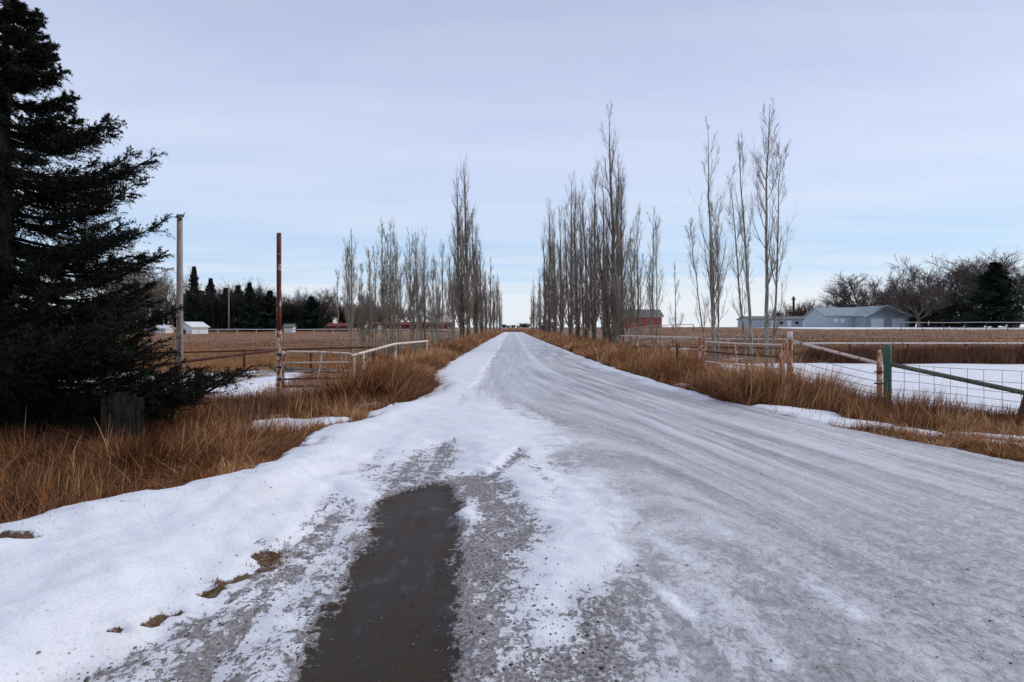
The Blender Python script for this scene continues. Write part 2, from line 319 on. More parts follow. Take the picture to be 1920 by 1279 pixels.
    dirt = np.maximum.reduce([sst(.36, .62, seg(x + (fbm(x * 5, y * 5, 4) - .5) * .22, y, [(3.0, -2.08, .4), (3.2, -1.97, 1.0), (3.45, -1.86, .35), (3.7, -1.77, .9), (3.9, -1.70, .45), (4.15, -1.63, 1.8), (4.5, -1.60, .6)], .06, .08) * sst(.40, .58, fbm(x * 7 + 3, y * 5.5, 3))), .9 * blob(x, y, -3.45, 4.05, .28, .07, .2), .6 * blob(x, y, -3.05, 4.85, .12, .04, .6), .45 * blob(x, y, -1.8, 4.4, .05, .10, .4)])
    S = S - .55 * dirt
    S = S - (1 - sst(.0, .55, x - le)) * road * sst(.56, .72, fbm(x * 2.6 + 11, y * 1.5 + 5, 3)) * .9 * sst(-.2, 0, x - le)
    depth = np.clip(sst(.6, 1.05, S - (snow - snow0) * road * (wsoft < .02)), 0, 1)
    # ---- height
    z = -.10 * sst(.2, 1.6, le - x) - .10 * sst(.2, 2.0, x - re)
    z = z + .055 * depth * (1 - sst(60, 120, y)) + .12 * bank * road * sst(.0, .5, -x - 1.9) * sst(8.5, 5, y)
    z = z + .06 * np.exp(-((x - le - .45) / .35) ** 2) * road * sst(30, 12, y)
    z = z - .035 * wsoft * road + .012 * road * np.clip(ridge - lanes, -1, 1)
    z = z + (fbm(x * .35, y * .35, 3) - .5) * .14 * (1 - road) + (fbm(x * 1.6, y * 1.6, 3) - .5) * .085 * sst(20, 10, y) * road * (.35 + .65 * (1 - ice)) * (1 - wet)
    z = z + (fbm(x * 7, y * 7, 3) - .5) * .042 * sst(10, 6, y) * (1 - wet) * (1 - .6 * ice)
    right = sst(9, 26, x) * sst(35, 125, y); left = sst(-12, -34, x) * sst(158, 205, y)
    z = z + right * 1.72 + left * 1.7 + (1 - np.maximum(right, left)) * 1.6 * sst(290, 520, y)
    z = z + sst(28, 31, y) * sst(38, 33, y) * sst(10, 13, x) * .25
    return dict(road=road, isroad=road, dirt=dirt, near=.75 * sst(5.6, 3.2, y - .35 * (x - 1)) * road, snow=S, wet=wet, ice=ice * road, lane=(lanes - ridge) * road, z=z, tu=tu, le=le, re=re, paddock=paddock)
def H(x, y):
    return float(fields(np.array([float(x)]), np.array([float(y)]))['z'][0])

def graded(parts):
    out = []
    for a, b, n in parts: out.append(np.linspace(a, b, n, endpoint=False))
    return np.concatenate(out)
gx = np.concatenate([-np.geomspace(2500, 14, 46), graded([(-13.5, -5, 60), (-5, -2.8, 44), (-2.8, 2.6, 130), (2.6, 7, 80), (7, 14, 60)]), np.geomspace(14, 2500, 60)])
gy = np.concatenate([[-60, -20, -6, -2, 0, 1], graded([(1.6, 2.5, 10), (2.5, 7, 140), (7, 12, 100), (12, 20, 100), (20, 34, 90), (34, 60, 65)]), np.geomspace(60, 6000, 110)])
GX, GY = np.meshgrid(gx, gy); f = fields(GX.ravel(), GY.ravel())
V = np.stack([GX.ravel(), GY.ravel(), f['z']], 1)
ny, nx = GX.shape
i = np.arange(nx - 1)[None, :] + np.arange(ny - 1)[:, None] * nx
Q = np.stack([i, i + 1, i + nx + 1, i + nx], -1).reshape(-1, 4)
cen = V[Q].mean(1); fc = fields(cen[:, 0], cen[:, 1]); isroad = (fc['isroad'] > .5) & (cen[:, 1] < 221)

m, t, b = newmat('icy_ground'); L = t.links
def at(nm, vec=False):
    a = t.nodes.new('ShaderNodeAttribute'); a.attribute_name = nm; return a.outputs['Vector' if vec else 'Fac']
geo = t.nodes.new('ShaderNodeNewGeometry'); pos = geo.outputs['Position']; trk = at('trk', True)
aS, aW, aI, aR, aL = at('snow'), at('wet'), at('ice'), at('road'), at('lane')
nf = math_(t, 'ADD', math_(t, 'MULTIPLY', noise(t, vmul(t, pos, (1, .75, 1)), 13, 7, .68, .9), .62), math_(t, 'MULTIPLY', noise(t, vmul(t, pos, (1, .8, 1)), 38, 6, .7, .4), .38)); nf2 = noise(t, pos, 42, 5, .6, .4); nm_ = noise(t, pos, 3.6, 6, .6, .3)
stv = vmul(t, trk, (4.6, .17, 1)); st = noise(t, stv, 1.0, 7, .62, .25)
stf = noise(t, vmul(t, trk, (32, .8, 1)), 1.0, 4, .6, .3)
# coverage
jit = math_(t, 'ADD', math_(t, 'MULTIPLY', math_(t, 'SUBTRACT', nf, .5), 2.5), math_(t, 'MULTIPLY', math_(t, 'SUBTRACT', nm_, .5), .75))
jit = math_(t, 'MULTIPLY', jit, math_(t, 'SUBTRACT', 1.0, math_(t, 'MULTIPLY', aI, .45)))
sjit = math_(t, 'MULTIPLY', math_(t, 'MULTIPLY', math_(t, 'SUBTRACT', st, .5), 1.3), aR)
cov_in = math_(t, 'ADD', math_(t, 'ADD', aS, jit), sjit)
covh = ramp(t, cov_in, [(.45, 0.), (.58, 1.)])
cov = mix(t, aI, covh, ramp(t, cov_in, [(.28, 0.), (.54, .34), (.88, 1.)]))
# colours
gravel = ramp(t, nf2, [(.33, (.075, .06, .052)), (.48, (.20, .18, .18)), (.66, (.46, .45, .47))])
big_ = noise(t, pos, 1.1, 3, .5, .5)
gravel = mix(t, ramp(t, big_, [(.42, 0.), (.62, .45)]), gravel, (.22, .195, .18))
icec = ramp(t, math_(t, 'ADD', math_(t, 'MULTIPLY', st, .72), math_(t, 'MULTIPLY', stf, .28)), [(.36, (.19, .185, .19)), (.49, (.41, .405, .41)), (.61, (.64, .64, .645))])
icec = mix(t, ramp(t, noise(t, vmul(t, trk, (.9, .16, 1)), 1.0, 4, .5, .3), [(.42, .0), (.66, .45)]), icec, (.47, .44, .41))
icec = mix(t, math_(t, 'MULTIPLY', math_(t, 'MAXIMUM', aL, 0.), .75, clamp=True), icec, (.24, .225, .245))
icec = mix(t, math_(t, 'MULTIPLY', math_(t, 'MAXIMUM', math_(t, 'MULTIPLY', aL, -1.), 0.), .8, clamp=True), icec, (.74, .74, .77))
icec = mix(t, at('near'), icec, mix(t, ramp(t, nf, [(.40, 0.), (.58, 1.)]), (.13, .125, .13), (.42, .43, .46)))
icec = mix(t, ramp(t, nf, [(.46, 0.), (.68, .45)]), icec, (.70, .70, .73))
under_road = mix(t, aI, gravel, icec)
soil = ramp(t, nf, [(.35, (.06, .028, .016)), (.52, (.16, .078, .04)), (.70, (.28, .15, .075))])
soil = mix(t, ramp(t, noise(t, vmul(t, pos, (.35, .35, 1)), .55, 6, .6, .6), [(.40, 0.), (.66, .7)]), soil, (.38, .205, .09))
under = mix(t, aR, soil, under_road)
snowc = ramp(t, nm_, [(.3, (.72, .75, .80)), (.7, (.80, .82, .86))])
snowc = mix(t, ramp(t, nf2, [(.54, 0.), (.70, .50)]), snowc, (.52, .50, .50))
snowc = mix(t, ramp(t, noise(t, vmul(t, pos, (1.4, .7, 1)), 1.7, 7, .68, .4), [(.50, 0.), (.72, .32)]), snowc, (.55, .53, .50))
spk = noise(t, pos, 95, 2, .5)
snowc = mix(t, math_(t, 'MULTIPLY', ramp(t, spk, [(.70, 0.), (.76, .75)]), ramp(t, noise(t, pos, 1.6, 3, .6), [(.45, .15), (.65, 1.)])), snowc, (.16, .12, .09))
thin = ramp(t, math_(t, 'ADD', aS, math_(t, 'MULTIPLY', math_(t, 'SUBTRACT', nm_, .5), .8)), [(.25, .5), (.8, 1.)])           # thin crusts let the gravel's colour through
cov2 = math_(t, 'MULTIPLY', cov, thin)
dj = math_(t, 'ADD', at('dirt'), math_(t, 'MULTIPLY', math_(t, 'SUBTRACT', nf, .5), 2.4))
under = mix(t, ramp(t, at('dirt'), [(.1, 0.), (.5, 1.)]), under, ramp(t, nf2, [(.35, (.05, .028, .016)), (.55, (.13, .08, .045)), (.7, (.26, .18, .11))]))
col = mix(t, math_(t, 'MULTIPLY', cov2, ramp(t, dj, [(.45, 1.), (.62, 0.)])), under, snowc)
wetc = ramp(t, noise(t, vmul(t, pos, (1.6, .8, 1)), 2.0, 7, .62, .25), [(.36, (.040, .022, .013)), (.46, (.044, .032, .022)), (.56, (.036, .032, .028)), (.68, (.085, .08, .075))])
wetc = mix(t, ramp(t, nf2, [(.66, 0.), (.74, .5)]), wetc, (.25, .25, .25))
wj = math_(t, 'ADD', aW, math_(t, 'ADD', math_(t, 'MULTIPLY', math_(t, 'SUBTRACT', nf, .5), 3.0), math_(t, 'MULTIPLY', math_(t, 'SUBTRACT', nm_, .5), .8)))
wm = ramp(t, wj, [(.44, 0.), (.56, 1.)])
col = mix(t, wm, col, wetc)
L.new(col, b.inputs['Base Color'])
rg = math_(t, 'SUBTRACT', .78, math_(t, 'MULTIPLY', math_(t, 'MULTIPLY', aI, math_(t, 'SUBTRACT', 1., cov2)), .46))
rg = math_(t, 'SUBTRACT', rg, math_(t, 'MULTIPLY', wm, .42)); rg = math_(t, 'ADD', rg, math_(t, 'MULTIPLY', math_(t, 'SUBTRACT', st, .5), .25))
L.new(rg, b.inputs['Roughness']); L.new(math_(t, 'SUBTRACT', math_(t, 'ADD', .30, math_(t, 'MULTIPLY', aI, .2)), math_(t, 'MULTIPLY', wm, .25)), b.inputs['Specular IOR Level'])
hgt = math_(t, 'ADD', math_(t, 'MULTIPLY', cov, .6), math_(t, 'MULTIPLY', nf, .5))
hgt = math_(t, 'ADD', hgt, math_(t, 'MULTIPLY', math_(t, 'MULTIPLY', stf, aI), .35))
hgt = math_(t, 'ADD', hgt, math_(t, 'MULTIPLY', nf2, .35))
hgt = math_(t, 'MULTIPLY', hgt, math_(t, 'SUBTRACT', 1., math_(t, 'MULTIPLY', wm, .80)))
bump(t, b, hgt, .75, .022)
M['ground'] = m
def sheet(name, sel):
    q = Q[sel]; u, inv = np.unique(q, return_inverse=True)
    at_ = {k: f[k][u] for k in ('snow', 'wet', 'ice', 'road', 'lane', 'dirt', 'near')}
    at_['trk'] = np.stack([f['tu'][u], V[u, 1], 0 * u], 1)
    o = mk(name, V[u], [inv.reshape(-1, 4)], M['ground'], None, True, at_); o['kind'] = 'structure'; return o
sheet('ground', ~isroad); sheet('road', isroad)

# ------------------------------------------------------------------ grass
def blades(name, x, y, h, w, tint, label, cat, mat, lean=.60, tall=None):
    n = len(x); z = fields(x, y)['z'] - .01
    az = rng.normal(0, 1.0, n) + 12.6 * fbm(x * 1.1 + 4, y * .9, 2); wind = rng.normal(0, 1, n)
    ln = np.abs(rng.normal(lean, .30, n)) * h * (1 + .9 * (rng.random(n) < .3)) * (.5 + 1.1 * vn(x * .9, y * .8 + 30))
    dx = np.cos(az) * ln + .12 * h; dy = np.sin(az) * ln
    pa = az + rng.normal(1.57, .5, n); px_, py_ = np.cos(pa) * w / 2, np.sin(pa) * w / 2
    B = np.stack([x, y, z], 1); D = np.stack([dx, dy, h * (1 - .35 * np.minimum(ln / h, 1.2) ** 1.2)], 1); Pn = np.stack([px_, py_, 0 * px_], 1)
    bend = np.stack([dx, dy, 0 * dx], 1)
    p1 = B + D * .38 - bend * .20; p2 = B + D * .74 - bend * .13; p3 = B + D
    Vv = np.stack([B - Pn, B + Pn, p1 + Pn * .9, p1 - Pn * .9, p2 + Pn * .6, p2 - Pn * .6, p3], 1).reshape(-1, 3)
    k = np.arange(n)[:, None] * 7
    q = np.concatenate([k + np.array([[0, 1, 2, 3]]), k + np.array([[3, 2, 4, 5]])]); tr = k + np.array([[5, 4, 6]])
    o = mk(name, Vv, [q, tr], mat, None, False, {'tint': np.repeat(tint, 7)})
    tag(o, label, cat, kind='stuff'); return o
def scatter(n, x0, x1, y0, y1, clump=.0, csz=.12, power=1.0):
    if clump > 0:
        nc = max(1, int(n / clump)); cxx = rng.uniform(x0, x1, nc); cyy = y0 + (y1 - y0) * rng.random(nc) ** power
        i = rng.integers(0, nc, n); r = csz * (.6 + cyy[i] * .02)
        return cxx[i] + rng.normal(0, 1, n) * r, cyy[i] + rng.normal(0, 1, n) * r, i
    return rng.uniform(x0, x1, n), y0 + (y1 - y0) * rng.random(n) ** power, np.arange(n)
def verge(name, label, side):
    X, Y, Hh, Ww, Tn = [], [], [], [], []
    bands = ([(70000, 3.4, 7.5, .25, .005), (90000, 7.5, 13, .28, .006), (70000, 13, 24, .56, .010), (50000, 24, 50, .58, .022), (36000, 50, 120, .7, .05), (26000, 120, 330, .8, .12)] if side < 0 else
             [(65000, 6, 13, .32, .007), (75000, 13, 24, .50, .012), (50000, 24, 50, .55, .022), (36000, 50, 120, .62, .05), (26000, 120, 330, .7, .12)])
    for n, y0, y1, hh, w in bands:
        wd = {-1: 7.5 if y1 <= 13 else (5.5 if y1 <= 24 else 5.0), 1: 5.0 if y1 <= 13 else 5.2}[side]
        u, yy, ci = scatter(n, 0, wd, y0, y1, 22, .09, 1.3)
        fo = None
        u = u * (1 + 0 * u); xx = (ledge(yy) - u + .03) if side < 0 else (redge(yy) + u - .03)
        fo = fields(xx, yy)
        keep = (fo['isroad'] < .45) & (rng.random(n) > sst(.25, .75, fo['snow']) * .985)
        if side < 0: keep &= ~((u > 1.9 + .35 * (fbm(yy * .6, xx * .6, 2) - .5)) & (yy > 13.2) & (yy < 27) & (rng.random(n) < .93))
        else: keep &= ~(fo['paddock'] > .3)
        patch = fbm(xx * .5, yy * .35, 3); crand = np.random.default_rng(int(y0)).random(n + 10)[ci]
        h = hh * (.45 + 1.0 * rng.random(n) ** 1.3) * (.55 + .9 * patch) * (.7 + .6 * crand)
        edge = sst(0, .7, u); h = h * (.45 + .55 * edge)
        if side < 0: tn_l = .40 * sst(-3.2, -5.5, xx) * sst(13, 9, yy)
        if side < 0: h = h * (1 - .55 * sst(1.6, 2.6, u) * sst(10, 13, yy))
        if side < 0: h = h * (1 + .35 * np.exp(-((yy - 17) / 4.) ** 2) * np.exp(-((u - 1.8) / 1.4) ** 2))
        else: h = h * (1 - .5 * sst(12, 9, yy) * 1) * (1 + .35 * np.exp(-((yy - 13.5) / 2.) ** 2))
        tn = np.clip(.42 + .8 * (crand - .5) + rng.normal(0, .20, n) + (fbm(xx * .5 + 50, yy * .5, 3) - .5) * 1.3, 0, 1)
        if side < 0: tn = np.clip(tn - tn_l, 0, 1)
        rr_ = rng.random(n); tn = np.where(rr_ < .07, np.clip(tn + .5, 0, 1), np.where(rr_ > .82, tn * .4, tn)); h = np.where(rr_ < .02, h * 1.45, h)
        for A, v in ((X, xx), (Y, yy), (Hh, h), (Ww, w * rng.uniform(.6, 1.4, n)), (Tn, tn)): A.append(v[keep])
    c = np.concatenate
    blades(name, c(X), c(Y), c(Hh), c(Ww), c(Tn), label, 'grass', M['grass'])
verge('dry_grass', 'tall dry brown grass along the left edge of the icy road', -1)
verge('dry_grass', 'dry brown grass along the right edge of the icy road', 1)
# pasture tufts both sides
def pasture(name, label, n, fn, hh, w0, tb=.45):
    xx, yy = fn(n); fo = fields(xx, yy); keep = (fo['isroad'] < .2) & (rng.random(n) > sst(.25, .7, fo['snow'])) & (fo['paddock'] < .3)
    xx, yy = xx[keep], yy[keep]; k = len(xx)
    h = hh * (.5 + rng.random(k)) * (.6 + .8 * fbm(xx * .12, yy * .12, 3)); w = w0 * yy / 40.
    tn = np.clip(tb + rng.normal(0, .15, k) + (fbm(xx * .08 + 9, yy * .05, 4) - .5) * 1.3, 0, 1)
    blades(name, xx, yy, h, w, tn, label, 'grass', M['pasture'])
def pol(a0, a1, y0, y1, p=1.0):
    def g(n):
        yy = 1. / (1. / y1 + (1. / y0 - 1. / y1) * rng.random(n) ** p); t_ = rng.uniform(a0, a1, n); return wx(t_, yy), yy
    return g
pasture('pasture_grass', 'short brown pasture grass in the field left of the road', 90000, pol(-60, 900, 23, 160, .8), .20, .016, .36)
pasture('pasture_grass', 'short brown pasture grass in the field right of the road', 90000, pol(1180, 2000, 27.6, 125, .8), .20, .016, .36)
# tall reddish weeds at the paddock's back edge and by the gate
def weeds(name, label, n, fn, hh, w, clump=26, tb=.4):
    xx, yy, ci = fn(n); k = len(xx); fo = fields(xx, yy); keep = (fo['isroad'] < .3) | (name in ('withered_tuft', 'straw_litter'))
    h = hh * (.4 + .9 * rng.random(k)) * (.6 + .8 * rng.random(k + 9)[ci % k])
    tn = np.clip(tb + rng.normal(0, .22, k), 0, 1)
    blades(name, xx[keep], yy[keep], h[keep], w, tn[keep], label, 'weeds', M['weed'], lean=.25)
weeds('reddish_weeds', 'dark reddish weeds under the rail at the back of the snowy paddock', 22000, lambda n: scatter(n, 14.3, 27, 27.9, 30.5, 26, .16), .55, .02)
def _wf(n):
    x, y, c = scatter(n, 0, 1, 11.2, 16.0, 26, .08); return np.interp(y, FENCE_R[:, 0], FENCE_R[:, 1]) - .25 + (x - .5) * .9, y, c
weeds('reddish_weeds', 'bushy reddish weeds at the feet of the rusty gate posts', 9000, _wf, .42, .008, tb=.45)
def _wg(n):
    x, y, c = scatter(n, 0, 1, 8.2, 11.3, 26, .08); return np.interp(y, FENCE_R[:, 0], FENCE_R[:, 1]) - .35 + (x - .5) * .8, y, c
weeds('reddish_weeds', 'low reddish weeds along the foot of the wire mesh fence', 9000, _wg, .27, .006, tb=.5)
weeds('reddish_weeds', 'dark tangled weeds on the left bank beside the spruce', 24000, lambda n: scatter(n, -8.5, -4.4, 8.0, 13.2, 30, .10), .30, .006, tb=.35)
weeds('withered_tuft', 'withered brown tuft poking through the snow bank in the left foreground', 420, lambda n: scatter(n, -1.72, -1.56, 4.0, 4.45, 30, .04), .035, .005, tb=.7)
weeds('withered_tuft', 'tiny withered tuft in the snow near the bottom left', 110, lambda n: scatter(n, -1.84, -1.74, 3.62, 3.8, 40, .03), .03, .004, tb=.9)

# loose stones and clods on the driveway, straw blown on the snow
def stones(n):
    yy = 1. / rng.uniform(1 / 10., 1 / 2.4, n); xx = rng.uniform(-2.4, 3.4, n); fo = fields(xx, yy)
    k = (fo['isroad'] > .5) & (rng.random(n) < np.where(xx < .5, 1., .06) * (1 - .93 * sst(.62, .85, fo['snow'])) * (1 - .7 * fo['wet'])); xx, yy, z = xx[k], yy[k], fo['z'][k]; n = len(xx)
    r = .003 + .008 * rng.random(n) ** 5; O = np.array([[1, 0, 0], [0, 1, 0], [-1, 0, 0], [0, -1, 0], [0, 0, .7], [0, 0, -.5]], float)
    Vv = np.stack([xx, yy, z + .002], 1)[:, None] + O[None] * r[:, None, None] * rng.uniform(.6, 1.5, (n, 6, 1)); T = np.array([[0, 1, 4], [1, 2, 4], [2, 3, 4], [3, 0, 4], [1, 0, 5], [2, 1, 5], [3, 2, 5], [0, 3, 5]])
    o = mk('loose_gravel', Vv.reshape(-1, 3), [(np.arange(n)[:, None, None] * 6 + T[None]).reshape(-1, 3)], M['stone'], None, False, {'tint': np.repeat(rng.random(n), 6)})
    tag(o, 'loose dark gravel and clods scattered over the icy driveway', 'gravel', kind='stuff')
M['stone'] = m_attr('gravel_stone', [(0, (.05, .04, .035)), (1, (.20, .17, .15))])
stones(9000)
def _st(n):
    yy = 1. / rng.uniform(1 / 16., 1 / 3.2, n); return ledge(yy) + np.abs(rng.normal(0, .28, n)) + .02, yy, np.arange(n)
weeds('straw_litter', 'thin straws lying on the snow along the left verge', 420, _st, .035, .0035, tb=.8)
# ------------------------------------------------------------------ trees
def interp_batch(P, i, t):
    k = P.shape[1] - 1; u = np.clip(t, 0, .999) * k; a = u.astype(int); fr = (u - a)[:, None]
    p = P[i, a] * (1 - fr) + P[i, a + 1] * fr; d = nrm(P[i, a + 1] - P[i, a]); return p, d
def grow(g, S, D, Lg, K, pull, wig, target=np.array([0, 0, 1.])):
    n = len(S); P = np.empty((n, K, 3)); P[:, 0] = S; d = nrm(D); st = (Lg / (K - 1))[:, None]
    for k in range(1, K):
        P[:, k] = P[:, k - 1] + d * st; d = nrm(d + target * pull + g.normal(0, wig, (n, 3)))
    return P
def perp(g, D):
    r = g.normal(0, 1, D.shape); r -= (r * D).sum(-1, keepdims=True) * D; return nrm(r)
def children(g, P, RR, per, t0, t1, ang, lf, K, pull, wig, rf, rmin, taper=.35, tp=1.0):
    n = len(P); i = np.repeat(np.arange(n), per); m_ = len(i)
    tt = t0 + (t1 - t0) * g.random(m_) ** tp; s, d = interp_batch(P, i, tt)
    a = ang * g.uniform(.6, 1.35, m_); D = d * np.cos(a)[:, None] + perp(g, d) * np.sin(a)[:, None]
    seglen = np.linalg.norm(np.diff(P, axis=1), axis=2).sum(1)[i]
    Lg = lf(tt, seglen, g.random(m_))
    r0 = np.maximum(np.array([np.interp(x_, np.linspace(0, 1, RR.shape[1]), RR[j]) for x_, j in zip(tt, i)]) * rf, rmin) if m_ < 3000 else np.maximum(RR[i, 0] * (1 - .7 * tt) * rf, rmin)
    C = grow(g, s, D, Lg, K, pull, wig); Rn = r0[:, None] * np.linspace(1, taper, K)[None]
    return C, Rn
def poplar(h, seed, stems=1, spread=.05, dens=1.0, lean=(0, 0), young=False, dark=False, tw=1.0, wide=1.0):
    g = np.random.default_rng(seed); K = 16; tr = MB(); cr = MB(); P = []; RR = []
    for s in range(stems):
        hs = h if s == 0 else h * g.uniform(.55, .97); az = g.uniform(0, 6.28) if s else 0
        tt = np.linspace(0, 1, K); w = np.cumsum(g.normal(0, .0035 * h, (K, 2)), 0) * tt[:, None] * .8
        sw = spread * h * (1 if s else .15) * tt ** .8
        off = (.09 + .10 * g.random()) * (1 if stems > 1 else 0) * (.5 + .05 * h)
        x = off * math.cos(az) * min(s, 1) + sw * math.cos(az) + lean[0] * tt + w[:, 0]; y = off * math.sin(az) * min(s, 1) + sw * math.sin(az) + lean[1] * tt + w[:, 1]
        P.append(np.stack([x, y, tt * hs], 1)); r0 = (.0085 if young else .012) * hs * (1 if s == 0 else .75)
        r = r0 * (1 - tt) ** .85 + .006 * tw; r[0] *= 1.35; RR.append(r)
    P = np.array(P); RR = np.array(RR); P[:, 0, 2] = -.1; RR = RR * .92; tubes(tr, P, RR, 8)
    nb = int((28 if young else 40) * dens)
    C1, R1_ = children(g, P, RR, nb, .20 if young else .06, .99, .42, lambda t_, sl, r_: sl * (.06 + .27 * (1 - t_) ** .7 * (.3 + .7 * r_)) * wide, 7, .26, .035, .36, .007 * tw)
    C2, R2_ = children(g, C1, R1_, 10, .15, .98, .42, lambda t_, sl, r_: sl * (.12 + .30 * r_), 4, .22, .05, .5, .004 * tw)
    C3, R3_ = children(g, C2, R2_, 4, .2, 1.0, .45, lambda t_, sl, r_: np.clip(sl * (.3 + .4 * r_), .12, .5), 3, .16, .05, .6, .0026 * tw)
    for C, Rn, sd_ in ((C1, R1_, 4), (C2, R2_, 3), (C3, R3_, 3)):
        tubes(cr, C, Rn, sd_, a=g.random(len(C)) * .6 + .4 * ((seed * 37) % 11) / 10.)
    return tr, cr
def place(name, tr, cr, loc, mt, mc, label, cat, group, trunk='trunk'):
    e = empty(name, loc); tag(e, label, cat, group)
    if tr is not None: tr.build(trunk, mt, e)
    if cr is not None: cr.build('crown', mc, e, attr='tint')
    return e
NUM = ['first', 'second', 'third', 'fourth', 'fifth', 'sixth', 'seventh', 'eighth', 'ninth', 'tenth', 'eleventh', 'twelfth', 'thirteenth', 'fourteenth', 'fifteenth', 'sixteenth', 'seventeenth', 'eighteenth', 'nineteenth', 'twentieth', 'twenty-first', 'twenty-second', 'twenty-third', 'twenty-fourth', 'twenty-fifth']
# (base px, Y, top y, top px, stems, spread, dens, young, label)
PR = [(1437, 17.8, 196, 1434, 2, .05, .8, True, 'tallest looking of the near bare poplars, just left of the white topped gate post'),
      (1412, 18.8, 276, 1386, 2, .04, .6, True, 'leaning bare poplar with grey trunk, left of the tallest near poplar'),
      (1339, 22.4, 246, 1322, 5, .08, .62, True, 'bare poplar with several stems fanning out above the rusty gate'),
      (1268, 27.5, 506, 1267, 1, .0, .4, True, 'very thin lone poplar sapling against the sky right of the red barn'),
      (1225, 32, 402, 1216, 3, .055, .8, True, 'young bare poplar in front of the right end of the red barn'),
      (1196, 36, 398, 1192, 3, .04, 1.0, True, 'bare poplar in front of the middle of the red barn'),
      (1183, 38.5, 440, 1180, 3, .04, .9, True, 'shorter bare poplar in front of the left end of the red barn'),
      (1168, 41, 345, 1163, 2, .03, .9, False, 'bare poplar right beside the tallest poplar of the right row'),
      (1152, 45, 208, 1137, 6, .055, 1.1, False, 'tallest bare poplar of the whole avenue, in the right row'),
      (1133, 51, 330, 1128, 3, .03, 1.1, False, 'dense bare poplar behind the tallest poplar of the right row'),
      (1115, 55, 316, 1112, 3, .035, 1.1, False, 'dark trunked bare poplar with a thin spike top in the right row'),
      (1100, 62, 350, 1097, 3, .035, 1.1, False, None), (1082, 70, 338, 1080, 3, .035, 1.15, False, None), (1071, 76, 332, 1068, 2, .03, 1.1, False, None),
      (1052, 92, 395, 1051, 3, .03, 1.15, False, None), (1042, 104, 400, 1039, 3, .03, 1.15, False, None), (1029, 122, 378, 1028, 3, .03, 1.15, False, None), (1022, 136, 425, 1022, 3, .03, 1.1, False, None),
      (1011, 168, 508, 1011, 3, .03, 1.0, False, None), (1005, 190, 560, 1005, 2, .03, .9, False, None), (1000, 215, 518, 1000, 3, .03, 1.0, False, None), (996, 240, 545, 996, 2, .03, .9, False, None)]
PL = [(634, 29, 516, 633, 1, .02, .35, True, 'thin low poplar sapling at the near end of the left row'),
      (660, 28, 430, 657, 3, .05, .75, True, 'young bare poplar with a split top, near end of the left row'),
      (676, 31, 520, 674, 3, .06, .5, True, None), (692, 31, 468, 691, 2, .04, .6, True, None), (704, 34, 470, 703, 2, .03, .6, True, None),
      (718, 34, 422, 716, 3, .035, .85, True, None), (733, 36, 424, 729, 3, .035, .9, True, None), (748, 37, 430, 741, 2, .03, .85, True, None),
      (770, 41, 442, 766, 3, .035, .9, True, None), (783, 43, 436, 778, 3, .03, .9, True, None), (797, 44, 440, 791, 3, .03, .9, True, None),
      (812, 49, 485, 807, 2, .03, .7, True, None), (822, 52, 478, 815, 3, .03, .9, True, None), (831, 55, 452, 827, 1, .03, .8, True, None),
      (842, 60, 490, 840, 3, .04, .9, True, None), (852, 64, 470, 850, 3, .03, .9, True, None),
      (866, 70, 330, 851, 3, .025, 1.2, False, 'tall bare poplar with a double top left of the tallest in the left row'),
      (879, 76, 298, 869, 2, .02, 1.3, False, 'tallest bare poplar of the left row, with a dark trunk and bent tip'),
      (892, 84, 400, 885, 4, .03, 1.2, False, 'bare poplar just right of the tallest in the left row'),
      (903, 94, 450, 897, 3, .03, 1.1, False, None), (911, 108, 502, 907, 3, .03, 1.0, False, None), (919, 124, 488, 919, 2, .03, 1.0, False, None),
      (926, 144, 520, 925, 3, .03, 1.0, False, None), (932, 166, 515, 931, 2, .03, 1.0, False, None), (937, 195, 522, 936, 3, .03, 1.0, False, None)]
for row, side in ((PR, 'right'), (PL, 'left')):
    for j, (px, Y, ty, tx, stems, spr, dens, young, lab) in enumerate(row):
        if side == 'left' and young and stems > 1: stems += 1; spr += .012
        x = wx(px, Y); z = H(x, Y); h = wz(ty, Y) - z; ln = wx(tx, Y) - x
        tw = 1.0 + max(0, Y - 25) / 130.
        tr, cr = poplar(h, 100 + j + (50 if side == 'left' else 0), stems, spr, dens * (1 if Y < 100 else .8), (ln, 0), young, not young, tw, 1.0 if young else .85)
        if not lab: lab = ('young slender bare poplar, ' if young else 'tall bare poplar, ') + NUM[j] + ' from the near end of the ' + side + ' row'
        place('poplar_tree', tr, cr, (x, Y, z), M['bark'] if young else M['bark_dark'], M['twig'] if young else M['twig_far'], lab, 'tree', 'bare poplars lining the ' + side + ' side of the road')

